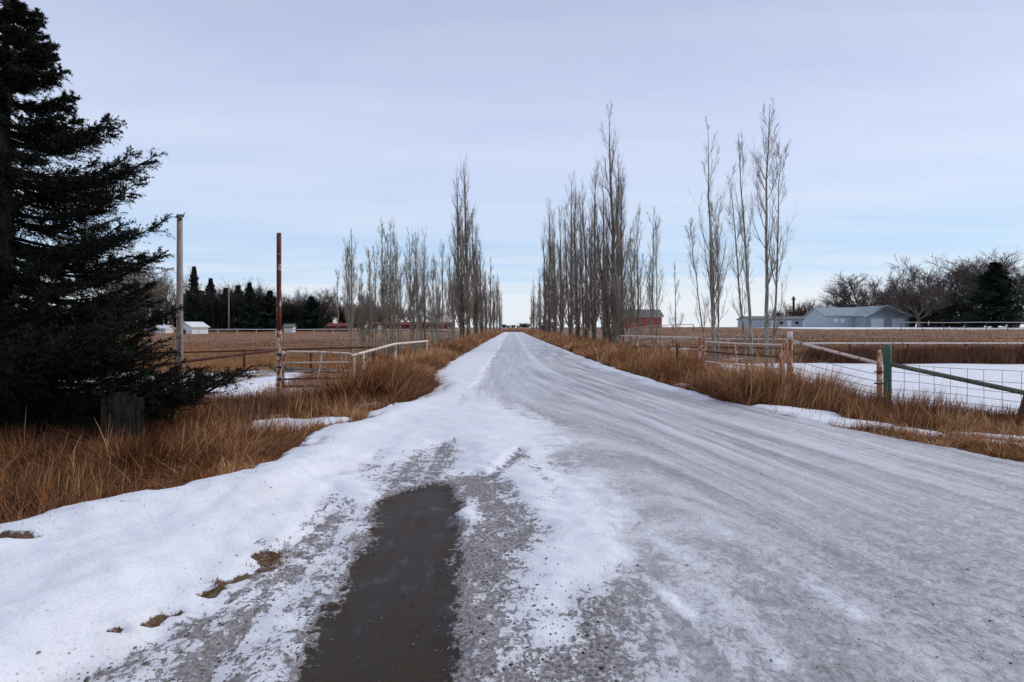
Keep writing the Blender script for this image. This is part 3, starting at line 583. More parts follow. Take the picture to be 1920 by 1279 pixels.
def bare_round(seed, h=10., rad=6., dens=1.0, trunkf=.16, tw=1.0, up=.08):
    g = np.random.default_rng(seed); tr = MB(); cr = MB()
    K = 6; tt = np.linspace(0, 1, K); P = np.stack([g.normal(0, .05, K) * h * .1, g.normal(0, .05, K) * h * .1, tt * h * trunkf * 1.6], 1)[None]; P[0, 0] = (0, 0, -.2)
    RR = (h * .028 * np.linspace(1.2, .7, K))[None]; tubes(tr, P, RR, 9)
    asp = rad / h
    C1, R1_ = children(g, P, RR, 11, .45, 1.0, .75 + .25 * asp, lambda t_, s_, r_: h * (.42 + .25 * r_), 8, up, .11, .55, .03)
    C2, R2_ = children(g, C1, R1_, int(9 * dens), .2, 1.0, .62, lambda t_, s_, r_: s_ * (.22 + .30 * r_), 6, .05, .13, .5, .015 * tw)
    C3, R3_ = children(g, C2, R2_, int(8 * dens), .15, 1.0, .6, lambda t_, s_, r_: s_ * (.25 + .35 * r_), 4, .05, .14, .5, .009 * tw)
    C4, R4_ = children(g, C3, R3_, 5, .2, 1.0, .6, lambda t_, s_, r_: np.clip(s_ * (.3 + .5 * r_), .15, .9), 3, .03, .1, .6, .006 * tw)
    tubes(tr, C1, R1_, 6)
    for C, Rn, s_ in ((C2, R2_, 4), (C3, R3_, 3), (C4, R4_, 3)): tubes(cr, C, Rn, s_, a=g.random(len(C)))
    return tr, cr
def shrub(seed, h=3., rad=2., n=40, tw=1.0):
    g = np.random.default_rng(seed); tr = MB(); cr = MB(); az = g.uniform(0, 6.28, n); r = rad * .35 * np.sqrt(g.random(n))
    S = np.stack([r * np.cos(az), r * np.sin(az), 0 * r - .1], 1); o_ = g.uniform(.1, .8, n) * rad / h; D = np.stack([np.cos(az) * o_, np.sin(az) * o_, np.ones(n)], 1)
    P = grow(g, S, D, h * g.uniform(.6, 1.05, n), 6, .04, .08); RR = h * .009 * tw * np.linspace(1, .4, 6)[None] * np.ones((n, 1)); tubes(tr, P, RR, 4)
    C1, R1_ = children(g, P, RR, 11, .15, 1, .55, lambda t_, s_, r_: s_ * (.16 + .25 * r_), 4, .07, .12, .5, .007 * tw)
    C2, R2_ = children(g, C1, R1_, 7, .1, 1, .6, lambda t_, s_, r_: s_ * (.3 + .4 * r_), 3, .05, .12, .6, .005 * tw)
    for C, Rn in ((C1, R1_), (C2, R2_)): tubes(cr, C, Rn, 3, a=g.random(len(C)))
    return tr, cr
def far_spruce(seed, h=10., rad=3., bare=0.0, prof=.85):
    g = np.random.default_rng(seed); tr = MB(); cr = MB(); rod(tr, (0, 0, -.2), (0, 0, h * .97), h * .02, .02, 7, 5)
    n = 230; t_ = (np.arange(n) + g.random(n)) / n; z = h * (.04 + bare + (.95 - bare) * t_); L_ = rad * (1 - t_) ** prof * g.uniform(.3, 1.25, n) * (1 + .32 * np.sin(t_ * 21 + seed)) + .1
    az = np.arange(n) * 2.4 + g.normal(0, .3, n); S = np.stack([0 * z, 0 * z, z], 1); D = np.stack([np.cos(az), np.sin(az), np.full(n, -.12)], 1)
    P = grow(g, S, D, L_, 6, .07, .04); tubes(cr, P, .03 * np.linspace(1, .3, 6)[None] * np.ones((n, 1)), 3, a=np.full(n, .1))
    per = 70; i = np.repeat(np.arange(n), per); m_ = len(i); s, d = interp_batch(P, i, g.random(m_) ** .8); sz = h * .020 * g.uniform(.5, 1.3, m_) + .02
    a = perp(g, d); s = s + a * (g.random(m_) * .05 * L_[i] + .02)[:, None]; a[:, 2] -= .25; dirn = nrm(d * .9 + a); sd_ = perp(g, dirn) * sz[:, None] * .32
    Vv = np.stack([s - sd_, s + sd_, s + dirn * sz[:, None] * 1.6], 1).reshape(-1, 3); cr.add(Vv, [np.arange(m_ * 3).reshape(-1, 3)], np.repeat(g.random(m_), 3))
    return tr, cr
def at_far(px, by, Y):
    x = wx(px, Y); return x, Y, H(x, Y)
LT = [('bare', 238, 190, 490, 8., 5.5, 'bare spreading tree behind the spruce, farthest left on the skyline'), ('bare', 268, 200, 500, 9, 6, 'bare tree with forked limbs between the spruce and the wooden pole'),
      ('bare', 322, 185, 488, 9, 6, 'bare spreading tree directly behind the wooden pole'),
      ('spr', 364, 180, 500, 2.9, 0, 'tallest dark spruce in the far left shelterbelt'), ('spr', 395, 185, 522, 2.6, 0, 'second narrow dark spruce right of the tallest far spruce'),
      ('spr', 378, 195, 545, 3.6, 0, 'broad low spruce between the two tallest far spruces'),
      ('spr', 424, 185, 540, 3.4, 0, 'ragged dark spruce in the middle of the far shelterbelt'), ('spr', 446, 190, 535, 3.4, 0, 'drooping dark spruce beside the pale trunk in the far shelterbelt'),
      ('bare', 410, 200, 528, 9, 6, 'bare tree rising between the narrow spruces of the far shelterbelt'), ('bare', 455, 205, 530, 9, 6, 'bare tree behind the drooping dark spruce of the far shelterbelt'), ('bare', 492, 205, 538, 9, 6, 'bare tree showing just left of the rusty pole top of the tree line'), ('bare', 572, 200, 540, 9, 6, 'greyish bare tree rising behind the lone dark spruce'), ('bare', 730, 215, 560, 8, 5, 'bare tree above the left end of the long red barn'),
      ('spr', 468, 178, 530, 3.0, 0, 'pointed dark spruce left of the rusty pole'), ('spr', 506, 180, 545, 3.5, 0, 'rounded dark spruce touching the rusty pole on its left'),
      ('spr', 487, 190, 555, 3.6, 0, 'low dark spruce between the pointed one and the rusty pole'),
      ('spr', 584, 182, 556, 3.8, 0, 'lone dark spruce right of the rusty pole'), ('spr', 535, 210, 580, 3.5, 0, 'small dark spruce just right of the rusty pole, mostly hidden'),
      ('bare', 548, 205, 545, 8, 5, 'pale bare tree between the rusty pole and the lone dark spruce'), ('bare', 615, 205, 540, 8, 5, 'pale bare tree right of the lone dark spruce'),
      ('bare', 636, 215, 548, 8, 5, 'pale bare tree above the long dark red shed'), ('bare', 672, 200, 560, 7, 5, 'dense brownish bare tree behind the near end of the left poplar row'),
      ('bare', 700, 205, 565, 7, 5, 'brownish bare tree left of the long red barn'), ('bare', 760, 230, 565, 7, 5, 'bare tree behind the long red barn, left part'), ('bare', 815, 235, 570, 7, 5, 'bare tree behind the long red barn, right part')]
protoB = [bare_round(5, 10, 7, 1.35, tw=2.6), bare_round(6, 10, 7, 1.35, tw=2.6), bare_round(8, 10, 6, 1.2, tw=2.8, up=.12)]
protoS = [far_spruce(3, 10, 3., prof=1.15), far_spruce(4, 10, 3., prof=1.0), far_spruce(5, 10, 3.2, prof=.85)]
cache = {}
def instance(kind, v, name, loc, scale, rz, mt, mc, label, cat, group):
    e = empty(name, loc); e.scale = scale; e.rotation_euler = (0, 0, rz); tag(e, label, cat, group)
    key = (kind, v, mc.name)
    if key not in cache:
        tr, cr = {'bare': protoB, 'spr': protoS, 'shrub': protoH}[kind][v]
        a = tr.build('trunk', mt, e); c = cr.build('crown', mc, e, attr='tint'); cache[key] = (a, c)
    else:
        for s in cache[key]:
            c = s.copy(); COL.objects.link(c); c.parent = e
    return e
protoH = [shrub(21, 3, 2.2, 42, 3.), shrub(22, 3, 2.6, 42, 3.)]
for j, (k, px, Y, ty, w, _, lab) in enumerate(LT):
    x, Y, z = at_far(px, 0, Y); h = wz(ty, Y) - z
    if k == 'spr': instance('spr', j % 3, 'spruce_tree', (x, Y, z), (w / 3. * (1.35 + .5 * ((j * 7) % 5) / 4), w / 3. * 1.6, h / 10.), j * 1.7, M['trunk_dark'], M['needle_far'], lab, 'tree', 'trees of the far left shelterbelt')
    else: instance('bare', j % 3, 'bare_tree', (x, Y, z), (h / 10., h / 10., h / 10.), j * 2.1, M['bark_dark'], M['twig_far'], lab, 'tree', 'trees of the far left shelterbelt')
SH = [(200, 195, 560), (235, 200, 565), (275, 192, 572), (312, 188, 570), (352, 192, 562), (385, 186, 556), (412, 184, 552), (440, 186, 550), (470, 188, 556), (500, 190, 556), (528, 192, 572), (556, 190, 566), (584, 188, 564), (608, 192, 584), (650, 208, 578), (672, 204, 572), (705, 210, 580)]
for j, (px, Y, ty) in enumerate(SH):
    x, Y, z = at_far(px, 0, Y); h = wz(ty, Y) - z
    instance('shrub', j % 2, 'bare_shrub', (x, Y, z), (h / 3 * .95, h / 3 * .95, h / 3), j * 1.3, M['trunk_dark'], M['twig_dark'], NUM[j] + ' dark leafless shrub from the left, under the far left trees', 'shrub', 'shrubs of the far left shelterbelt')
RT = [('bare', 1625, 150, 522, 1.15, 'round bare tree rising behind the blue grey workshop roof, farther left one'), ('bare', 1672, 155, 525, 1.0, 'round bare tree behind the peak of the blue grey workshop'),
      ('bare', 1722, 122, 520, 1.0, 'bare tree at the right corner of the blue grey workshop'), ('bare', 1768, 130, 497, 1.05, 'tall bare tree left of the big dark spruce'),
      ('bare', 1815, 134, 482, 1.1, 'highest bare tree, touching the big dark spruce on its left'), ('spr', 1866, 112, 492, 5.2, 'big dark spruce standing among the bare farmyard trees'),
      ('bare', 1905, 120, 486, 1.0, 'bare tree at the right edge behind the big dark spruce'), ('bare', 1952, 118, 490, 1.0, 'bare tree cut off by the right edge of the picture'), ('bare', 1745, 145, 540, 1.0, 'low bare tree in the dark gap right of the workshop')]
for j, (k, px, Y, ty, w, lab) in enumerate(RT):
    x, Y, z = at_far(px, 0, Y); h = wz(ty, Y) - z
    if k == 'spr': instance('spr', 2, 'spruce_tree', (x, Y, z), (w / 3. * 1.25, w / 3. * 1.25, h / 10.), 1., M['trunk_dark'], M['needle_far'], lab, 'tree', 'farmyard trees on the right')
    else: instance('bare', (j + 1) % 3, 'bare_tree', (x, Y, z), (h / 10. * w * 1.22, h / 10. * w * 1.28, h / 10. * 1.14), j * 1.1 + .5, M['bark_dark'], M['twig_mid'], lab, 'tree', 'farmyard trees on the right')
RS = [(1500, 170, 574, 'red'), (1522, 172, 572, 'red'), (1545, 176, 576, 'red'), (1470, 180, 582, 'dark'), (1738, 125, 568, 'dark'), (1765, 128, 572, 'dark'), (1795, 128, 566, 'dark'), (1830, 130, 572, 'dark'), (1700, 140, 560, 'red'), (1650, 150, 560, 'red'), (1900, 125, 575, 'dark'), (1450, 190, 586, 'dark')]
for j, (px, Y, ty, c) in enumerate(RS):
    x, Y, z = at_far(px, 0, Y); h = wz(ty, Y) - z
    instance('shrub', j % 2, 'bare_shrub', (x, Y, z), (h / 3 * .85, h / 3 * .85, h / 3), j * 1.9, M['trunk_dark'], M['twig_red' if c == 'red' else 'twig_dark'], {0: 'reddish leafless shrub behind the left end of the long pale building', 1: 'reddish leafless shrub in the middle behind the long pale building', 2: 'reddish leafless shrub beside the workshop, behind the long pale building', 3: 'small grey shrub left of the slim dark pole', 4: 'dark shrub next to the right wall of the workshop', 5: 'second dark shrub right of the workshop, under the bare trees', 6: 'dark shrub under the highest bare farmyard tree', 7: 'dark shrub just left of the big spruce foot', 8: 'reddish shrub rising over the right half of the workshop roof', 9: 'reddish shrub rising over the workshop ridge', 10: 'dark shrub right of the big spruce foot', 11: 'far grey shrub above the left end of the long pale building'}[j], 'shrub', 'farmyard shrubs on the right')
# distant bushes at the road's vanishing point
for j, (px, ty) in enumerate([(945, 609), (953, 611), (962, 610), (972, 611), (981, 607), (988, 608)]):
    x, Y, z = at_far(px, 0, 620.); h = wz(ty, Y) - z + .5
    instance('shrub', j % 2, 'bare_shrub', (x, Y, z - .3), (h / 3 * 1.6, h / 3 * 1.6, h / 3), j, M['trunk_dark'], M['twig_dark'], 'tiny dark bush on the horizon at the end of the road, ' + NUM[j] + ' from the left', 'shrub', 'bushes on the horizon')
# ---- the near spruce on the left
def near_spruce():
    g = np.random.default_rng(12); Y0 = 9.5; x0 = wx(8, Y0); z0 = H(x0, Y0)
    e = empty('spruce_tree', (x0, Y0, z0)); tag(e, 'big near black spruce filling the left side of the picture', 'tree')
    tr = MB(); cr = MB(); rod(tr, (0, 0, -.2), (.05, 0, 7.3 - z0), .17, .02, 12, 8, .01); tr.build('trunk', M['trunk_dark'], e)
    ez = np.array([.2, .7, 1.7, 2.4, 2.8, 3.3, 3.7, 4.1, 4.35, 4.8, 5.2, 5.7, 6.2, 6.8, 7.3]); er = np.array([2.7, 2.9, 2.5, 2.0, 1.6, 1.65, 1.55, 1.7, 1.75, 1.0, .95, .8, .62, .4, .12])
    B = []
    for z in np.arange(.60, 7.2, .15):
        for q in range(6 if z < 2.1 else 5): B.append((z + g.uniform(-.1, .1), g.uniform(0, 6.28), np.interp(z, ez, er) * g.uniform(.6, 1.03) + .05, g.uniform(-.1, .12)))
    for px, py, dy, rise in ((300, 291, 0, .15), (285, 300, .3, .1), (268, 338, -.3, .18), (332, 405, .1, .12), (326, 468, -.2, .12), (300, 480, .4, .05), (488, 685, -.5, .10), (450, 700, -.9, .05), (400, 705, .5, .03), (380, 690, -1.2, 0), (230, 216, 0, .25), (205, 240, .4, .1), (240, 415, -.8, .05), (300, 560, -.6, -.05), (290, 600, .6, -.1), (330, 660, .2, -.05), (140, 180, .2, .15), (75, 55, 0, .3), (90, 85, .3, .3), (120, 130, 0, .25), (310, 640, -1.3, -.05), (240, 590, -1.8, .0), (160, 610, -2.2, .0), (420, 700, -.2, .06), (350, 690, -.4, .05), (320, 700, -.9, .03), (290, 640, -.9, 0), (465, 690, -.3, .09)):
        Yt = Y0 + dy; X = wx(px, Yt) - x0; Z = wz(py, Yt) - z0; L_ = math.hypot(X, dy); B.append((Z - rise * L_, math.atan2(dy, X), L_ * .97, rise))
    for (z_, a_, l_, rs_) in [b_ for b_ in B if b_[1] != 0 or True][-34:]:
        if l_ > .9:
            for q in range(2): B.append((z_ + g.uniform(-.10, .06), a_ + g.uniform(-.10, .10), l_ * g.uniform(.72, .93), rs_ + g.uniform(-.05, .03)))
    B = np.array(B); n = len(B); S = np.stack([0 * B[:, 0], 0 * B[:, 0], B[:, 0]], 1); K = 12; tt = np.linspace(0, 1, K)
    P = np.empty((n, K, 3)); r_ = B[:, 2][:, None] * tt[None]; P[..., 0] = np.cos(B[:, 1])[:, None] * r_; P[..., 1] = np.sin(B[:, 1])[:, None] * r_
    P[..., 2] = B[:, 0][:, None] + B[:, 2][:, None] * (B[:, 3][:, None] * tt[None] - .10 * np.sin(np.pi * tt)[None] + .10 * (tt[None] ** 3 - tt[None]) * 1)
    RR = .022 * (1 - .8 * tt)[None] * (B[:, 2] / 2.2)[:, None] + .003; tubes(cr, P, RR, 4, a=np.full(n, 0.))
    # side twigs, flattened and slightly hanging
    per = 42; i = np.repeat(np.arange(n), per); m_ = len(i); u = .1 + .9 * g.random(m_) ** .75; s, d = interp_batch(P, i, u)
    side = nrm(np.cross(d, np.array([0, 0, 1.]))) * g.choice([-1, 1], m_)[:, None]; dn = g.uniform(-.55, .15, m_)
    D = nrm(d * .8 + side * g.uniform(.5, 1.1, m_)[:, None] + np.stack([0 * dn, 0 * dn, dn], 1)); Lg = np.clip(B[:, 2][i] * (.05 + .26 * (1 - u)) * g.uniform(.5, 1.2, m_) + .08, .09, .75)
    C = grow(g, s, D, Lg, 5, .03, .06); tubes(cr, C, np.full((m_, 1), .005) * np.linspace(1, .5, 5)[None], 3, a=np.full(m_, 0.))
    per2 = 5; j = np.repeat(np.arange(m_), per2); k = len(j); u2 = .1 + .9 * g.random(k); s2, d2 = interp_batch(C, j, u2); D2 = nrm(d2 + perp(g, d2) * .7 + np.array([0, 0, -.1])); L2 = np.clip(Lg[j] * g.uniform(.2, .5, k), .04, .16)
    E = grow(g, s2, D2, L2, 3, .05, .05)
    # needles on twigs, tips and branches
    def needles(Q_, per3, ln, w_):
        q = np.repeat(np.arange(len(Q_)), per3); mm = len(q); s3, d3 = interp_batch(Q_, q, g.random(mm)); dr = nrm(perp(g, d3) + d3 * .75); l_ = ln * g.uniform(.7, 1.3, mm)[:, None]; sd_ = perp(g, dr) * w_
        Vv = np.stack([s3 - sd_, s3 + sd_, s3 + dr * l_], 1).reshape(-1, 3); cr.add(Vv, [np.arange(mm * 3).reshape(-1, 3)], np.repeat(np.clip(g.random(mm) ** 1.5, 0, 1), 3))
    needles(C, 24, .036, .0065); needles(E, 9, .034, .0065); needles(P, 90, .04, .007)
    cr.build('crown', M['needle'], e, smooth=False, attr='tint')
near_spruce()

# ------------------------------------------------------------------ fences, gates and poles
def thing(name, label, cat, loc=(0, 0, 0), group=None):
    e = empty(name, loc); tag(e, label, cat, group); return e
def part(name, mat, parent, fn, smooth=True):
    mb = MB(); fn(mb); o = mb.build(name, mat, parent, smooth)
    if parent is not None:
        L0 = np.array(parent.location); n = len(o.data.vertices); a = np.empty(n * 3, np.float32); o.data.vertices.foreach_get('co', a)
        o.data.vertices.foreach_set('co', (a.reshape(-1, 3) - L0).astype(np.float32).ravel()); o.data.update()
    return o
def post(parent, x, y, top, r, mat, name='post', r1=None, tilt=(0, 0), sides=12, bevel=True):
    z = H(x, y) - .12
    def fn(mb):
        P = [(x, y, z), (x + tilt[0] * .5, y + tilt[1] * .5, z + (top - z) * .5), (x + tilt[0], y + tilt[1], top - r * .25), (x + tilt[0], y + tilt[1], top)]
        rr = r if r1 is None else r1; tubes(mb, np.array(P), np.array([r, (r + rr) / 2, rr, rr * .8]), sides, cap=True)
    return part(name, mat, parent, fn)
def rail(parent, pts, r, mat, name='rail', sides=10):
    def fn(mb):
        P = np.array(pts, float); n = len(P); t = np.linspace(0, n - 1, (n - 1) * 4 + 1); Q_ = np.stack([np.interp(t, np.arange(n), P[:, c]) for c in range(3)], 1)
        tubes(mb, Q_, np.full(len(Q_), r), sides, cap=True)
    return part(name, mat, parent, fn)
def pt(px, py, Y): return (wx(px, Y), Y, wz(py, Y))

# tall wooden pole and tall rusty pole on the left
x = wx(337, 14.2); e = thing('wooden_pole', 'tall grey wooden pole beside the spruce branches', 'pole', (x, 14.2, H(x, 14.2)))
post(e, x, 14.2, wz(402, 14.2), .078, M['pole_wood'], 'shaft', .062)
part('bracket', M['dark_wood'], e, lambda mb: (rod(mb, pt(336, 412, 14.15), pt(347, 399, 14.15), .014, .010, 8), rod(mb, pt(338, 410, 14.15), pt(331, 402, 14.15), .012, .008, 8), rod(mb, pt(333, 414, 14.12), pt(342, 411, 14.12), .016, .016, 8)))
x = wx(523, 15.2); e = thing('rusty_pole', 'tall rusty steel pole with flaking white paint, at the left gate', 'pole', (x, 15.2, H(x, 15.2)))
zt = wz(437, 15.2); zm = wz(620, 15.2)
part('upper_tube', M['rust'], e, lambda mb: rod(mb, (x, 15.2, zm), (x, 15.2, zt), .058, .056, 14, 6))
part('lower_tube', M['rust_white'], e, lambda mb: rod(mb, (x, 15.2, H(x, 15.2) - .1), (x, 15.2, zm), .060, .060, 14, 6))
part('hinge_post', M['rust_white'], e, lambda mb: rod(mb, (x + .12, 15.15, H(x, 15.2) - .1), (x + .12, 15.15, 1.02), .035, .035, 10, 4))
for zz_ in (.32, .62, .93): part('hinge', M['rust_dark'], e, lambda mb: box(mb, (x + .07, 15.16, zz_), (.20, .07, .05)))
# left tube gate
gx0, gx1, gy0, gy1 = wx(531, 15.15), wx(664, 15.6), 15.15, 15.6
e = thing('tube_gate', 'pale rusty tube gate with rounded corners, hung on the tall rusty pole', 'gate', (gx0, gy0, H(gx0, gy0)))
def gp(s, z): return (gx0 + (gx1 - gx0) * s, gy0 + (gy1 - gy0) * s, z)
def lrail(s0, s1, z, r, mat): rail(e, [gp(s0, z), gp(s1, z)], r, mat)
zl, zr_ = 1.0, .93
arc = [gp(0, .10), gp(0, .80)] + [gp(.10 - .10 * math.cos(a), .86 + .14 * math.sin(a)) for a in np.linspace(.2, 1.57, 5)] + [gp(.5, .98)] + [gp(.90 + .10 * math.sin(a), .80 + .14 * math.cos(a)) for a in np.linspace(0, 1.4, 5)] + [gp(1., .10)]
rail(e, arc, .028, M['white_rust'], 'frame')
for z_, mt in ((.72, 'white_rust'), (.50, 'rust_white'), (.32, 'rust_dark'), (.14, 'rust_dark')): lrail(.01, .99, z_, .022, M[mt])
rail(e, [gp(.54, .98), gp(.51, .6), gp(.46, .08)], .020, M['white_rust'], 'brace')
# rails running from the gate along the left row
e = thing('pipe_fence', 'pale rusty pipe fence running from the tube gate towards the left poplars', 'fence', (wx(668, 15.6), 15.6, 0))
P3 = [pt(660, 667, 15.4), pt(740, 645, 21), pt(802, 639.5, 27)]
rail(e, P3, .038, M['white_rust'])
for px, Y, tp in ((681, 16.4, 662), (741, 21, 645), (800, 27, 639)) : post(e, wx(px, Y), Y, wz(tp, Y), .042, M['rust_white'])
# rail left of the rusty pole and posts under the spruce
e = thing('rail_fence', 'dark rusty rail fence between the spruce and the tall rusty pole', 'fence', (wx(440, 14), 14, 0))
rail(e, [pt(300, 684, 12.6), pt(400, 671, 13.4), pt(520, 656, 15.1)], .032, M['rust_dark'])
post(e, wx(371, 12.6), 12.6, wz(690, 12.6), .065, M['dark_wood']); post(e, wx(300, 12.0), 12.0, wz(700, 12.0), .075, M['dark_wood']); post(e, wx(332, 12.2), 12.2, wz(695, 12.2), .06, M['dark_wood'])
e = thing('rail_fence', 'thin dark rail fence crossing behind the left tube gate', 'fence', (wx(500, 24), 24, 0))
rail(e, [pt(180, 664, 24), pt(330, 661, 24), pt(520, 656, 24), pt(700, 651, 25), pt(745, 646, 26.5)], .035, M['rust_dark'])
for px in (240, 330, 458, 583, 700): post(e, wx(px, 24.3), 24.3, wz(655, 24.3), .05, M['rust_dark'])
# log lying in the snow behind the gate
e = tag(part('fallen_log', M['old_wood'], None, lambda mb: rod(mb, pt(515, 693, 21.), pt(640, 695, 21.5), .09, .07, 10, 7, .02, 4)), 'long pale log lying in the snow behind the left tube gate', 'log')
# weathered boards below the spruce
YB = 8.4; bx0 = wx(228, YB)
e = thing('board_panel', 'weathered grey board panel standing under the spruce', 'fence', (bx0, YB, H(bx0, YB)))
for k in range(6):
    xx = wx(196 + k * 13.2, YB); tp = wz([746, 739, 736, 735, 738, 745][k], YB)
    part('board', M['dark_board'], e, lambda mb: box(mb, (xx, YB + .012 * (k % 2), (tp - .25) / 2), (.088, .028, tp + .25), .02 * (k - 2)), False)
part('crossbar', M['dark_board'], e, lambda mb: box(mb, (bx0, YB + .05, .25), (.52, .04, .09)), False)
# far white fence on the left
e = thing('rail_fence', 'long white rail fence across the far side of the left field', 'fence', (wx(480, 150), 150, H(wx(480, 150), 150)))
xs = np.arange(wx(120, 150), wx(880, 150), 4.7)
for k in range(len(xs) - 1):
    pass
rail(e, [(xx, 150., H(xx, 150.) + 1.22) for xx in xs], .09, M['trim'])
for xx in xs: post(e, xx, 150.05, H(xx, 150.) + (1.25 if int(xx) % 5 else 1.9), .085, M['white_rust'], sides=6)

# right side: main gate posts
e = thing('gate_post', 'rusty double gate post with a white painted top, right of the near poplars', 'post', (wx(1478, 14.6), 14.6, H(wx(1478, 14.6), 14.6)))
x1, x2 = wx(1468, 14.8), wx(1481, 14.5)
post(e, x2, 14.5, wz(636, 14.5), .062, M['red_rail'], 'main_post'); post(e, x1, 14.8, wz(645, 14.8), .036, M['red_rail'], 'thin_post', tilt=(.01, 0))
part('cap', M['white_rust'], e, lambda mb: rod(mb, (x2, 14.5, wz(637, 14.5)), (x2, 14.5, wz(622, 14.5)), .066, .058, 12, 3))
for z_ in (.35, .75, 1.1): part('spacer', M['rust_dark'], e, lambda mb: rod(mb, (x1, 14.8, z_), (x2, 14.5, z_), .016, .016, 6, 2))
e = thing('gate_post', 'short rusty gate post standing against the green post', 'post', (wx(1650, 12.9), 12.9, H(wx(1650, 12.9), 12.9)))
xr, yr = wx(1650, 12.9), 12.9
post(e, xr - .01, yr, wz(662, yr), .055, M['red_rail'], 'main_post'); part('cap', M['rust_white'], e, lambda mb: rod(mb, (xr - .01, yr, wz(663, yr)), (xr - .01, yr, wz(656, yr)), .035, .03, 10, 3))
for z_ in (.10, .42, .66): part('clamp', M['rust_dark'], e, lambda mb: box(mb, (xr, yr, z_), (.17, .15, .03)))
xg, yg = wx(1664, 12.0), 12.0
e = thing('corner_post', 'dark green painted corner post between the rusty post and the mesh fence', 'post', (xg, yg, H(xg, yg)))
post(e, xg, yg, wz(650, yg), .072, M['green_paint'], 'shaft'); part('cap', M['green_paint'], e, lambda mb: rod(mb, (xg, yg, wz(650, yg)), (xg, yg, wz(646, yg)), .06, .045, 12, 3))
# wire gate between them
e = thing('wire_gate', 'slack wire gate under a pale sloping top rail, between the two rusty posts', 'gate', (wx(1560, 13.8), 13.8, 0))
rail(e, [(x2 + .06, 14.45, wz(640, 14.45)), (xr - .05, yr, wz(681, yr))], .034, M['white_rust'], 'top_rail')
for a_, b_ in ((660, 703), (673, 716), (687, 728), (700, 740), (715, 752), (728, 762)):
    p, q = np.array(pt(1481, a_, 14.5)), np.array(pt(1649, b_, 12.9)); s_ = [tuple(p * (1 - t_) + q * t_ - np.array([0, 0, .03 * math.sin(math.pi * t_)])) for t_ in np.linspace(0, 1, 7)]
    rail(e, s_, .0065, M['wire'], 'wire', 5)
for s_ in (.35, .7):
    p, q = np.array(pt(1481, 0, 14.5)), np.array(pt(1649, 0, 12.9)); m_ = p * (1 - s_) + q * s_; ya = 640 + 41 * s_
    rail(e, [(m_[0], m_[1], wz(ya + 45, m_[1])), (m_[0], m_[1], .1)], .008, M['wire'], 'stay', 5)
# mesh fence to the right edge
e = thing('mesh_fence', 'wire mesh fence with a mossy sloping brace rail at the right edge', 'fence', (xg + .5, 11.3, 0))
A3 = np.array((xg + .05, yg, 0.)); B3 = np.array((wx(1908, 10.3), 10.3, 0.)); D3 = (B3 - A3); C3_ = B3 + D3 * 1.3
rail(e, [(A3[0], A3[1], wz(683, A3[1])), (B3[0] + .25, B3[1] - .12, wz(742, 10.2))], .043, M['green_wood'], 'brace_rail')
for z_ in (.12, .26, .40, .55, .72, .90):
    s_ = [tuple(A3 + (C3_ - A3) * t_ + np.array([0, 0, z_ - .10 * t_ - .02 * math.sin(t_ * 9 + z_ * 7)])) for t_ in np.linspace(0, 1, 9)]
    rail(e, s_, .0042, M['wire'], 'wire', 5)
for k in range(1, 18):
    c = A3 + (C3_ - A3) * k / 18.; rail(e, [(c[0], c[1], .02), (c[0] + .01 * (k % 3 - 1), c[1], .90 - .1 * k / 18)], .0038, M['wire'], 'stay', 5)
post(e, B3[0] - .03, B3[1], wz(738, B3[1]), .055, M['rust_dark'], 'leaning_post', tilt=(.20, 0)); post(e, C3_[0], C3_[1], 1.2, .06, M['old_wood'])
# 4 rail gate behind the near poplars
gx0, gx1, gy0, gy1 = wx(1322, 18.4), wx(1466, 14.9), 18.4, 14.9
e = thing('tube_gate', 'rusty four rail gate behind the near bare poplars', 'gate', (gx0, gy0, H(gx0, gy0)))
gm = .42
for z_, mt in ((1.17, 'white_rust'), (.88, 'rust_dark'), (.58, 'white_rust'), (.30, 'rust_dark')): rail(e, [gp(0.0, z_), gp(.5, z_ - .01), gp(.985, z_)], .026, M[mt])
for s_ in (0., .46, .985): rail(e, [gp(s_, .05), gp(s_, 1.17)], .030, M['rust_white' if s_ == .46 else 'red_rail'], 'upright')
# further panels with posts behind row
e = thing('pipe_fence', 'rusty pipe fence with orange posts behind the right poplar row', 'fence', (wx(1270, 25), 25, 0))
for px, Y, tp in ((1313, 20.6, 633), (1240, 25, 632), (1195, 29, 630), (1165, 33, 629)): post(e, wx(px, Y), Y, wz(tp, Y), .055, M['red_rail'])
rail(e, [pt(1314, 634, 20.6), pt(1240, 631.5, 25), pt(1195, 630.5, 29), pt(1165, 629.5, 33)], .034, M['white_rust'])
rail(e, [pt(1313, 646, 20.7), pt(1270, 644, 23)], .026, M['red_rail']); post(e, wx(1270, 23), 23, wz(642, 23), .04, M['rust_dark'])
part('wire_coil', M['rust_white'], e, lambda mb: tubes(mb, np.array([(wx(1252, 24.2) + .22 * math.cos(a) * (1 + .1 * math.sin(a * 2.7)), 24.2, .98 + .22 * math.sin(a) * (1 + .12 * math.cos(a * 1.7))) for a in np.linspace(0, 25, 90)]), np.full(90, .008), 5))
e = thing('pipe_fence', 'low rusty pen panels in the patchy snow behind the right poplars', 'fence', (wx(1330, 32), 32, 0))
for z_, mt in ((1.0, 'white_rust'), (.55, 'rust_dark')): rail(e, [(wx(px, Y), Y, z_) for px, Y in ((1185, 34), (1275, 33), (1365, 32), (1475, 31))], .034, M[mt])
for px, Y in ((1185, 34), (1230, 33.5), (1275, 33), (1320, 32.5), (1365, 32), (1420, 31.5), (1475, 31)): post(e, wx(px, Y), Y + .05, 1.06, .045, M['red_rail'])
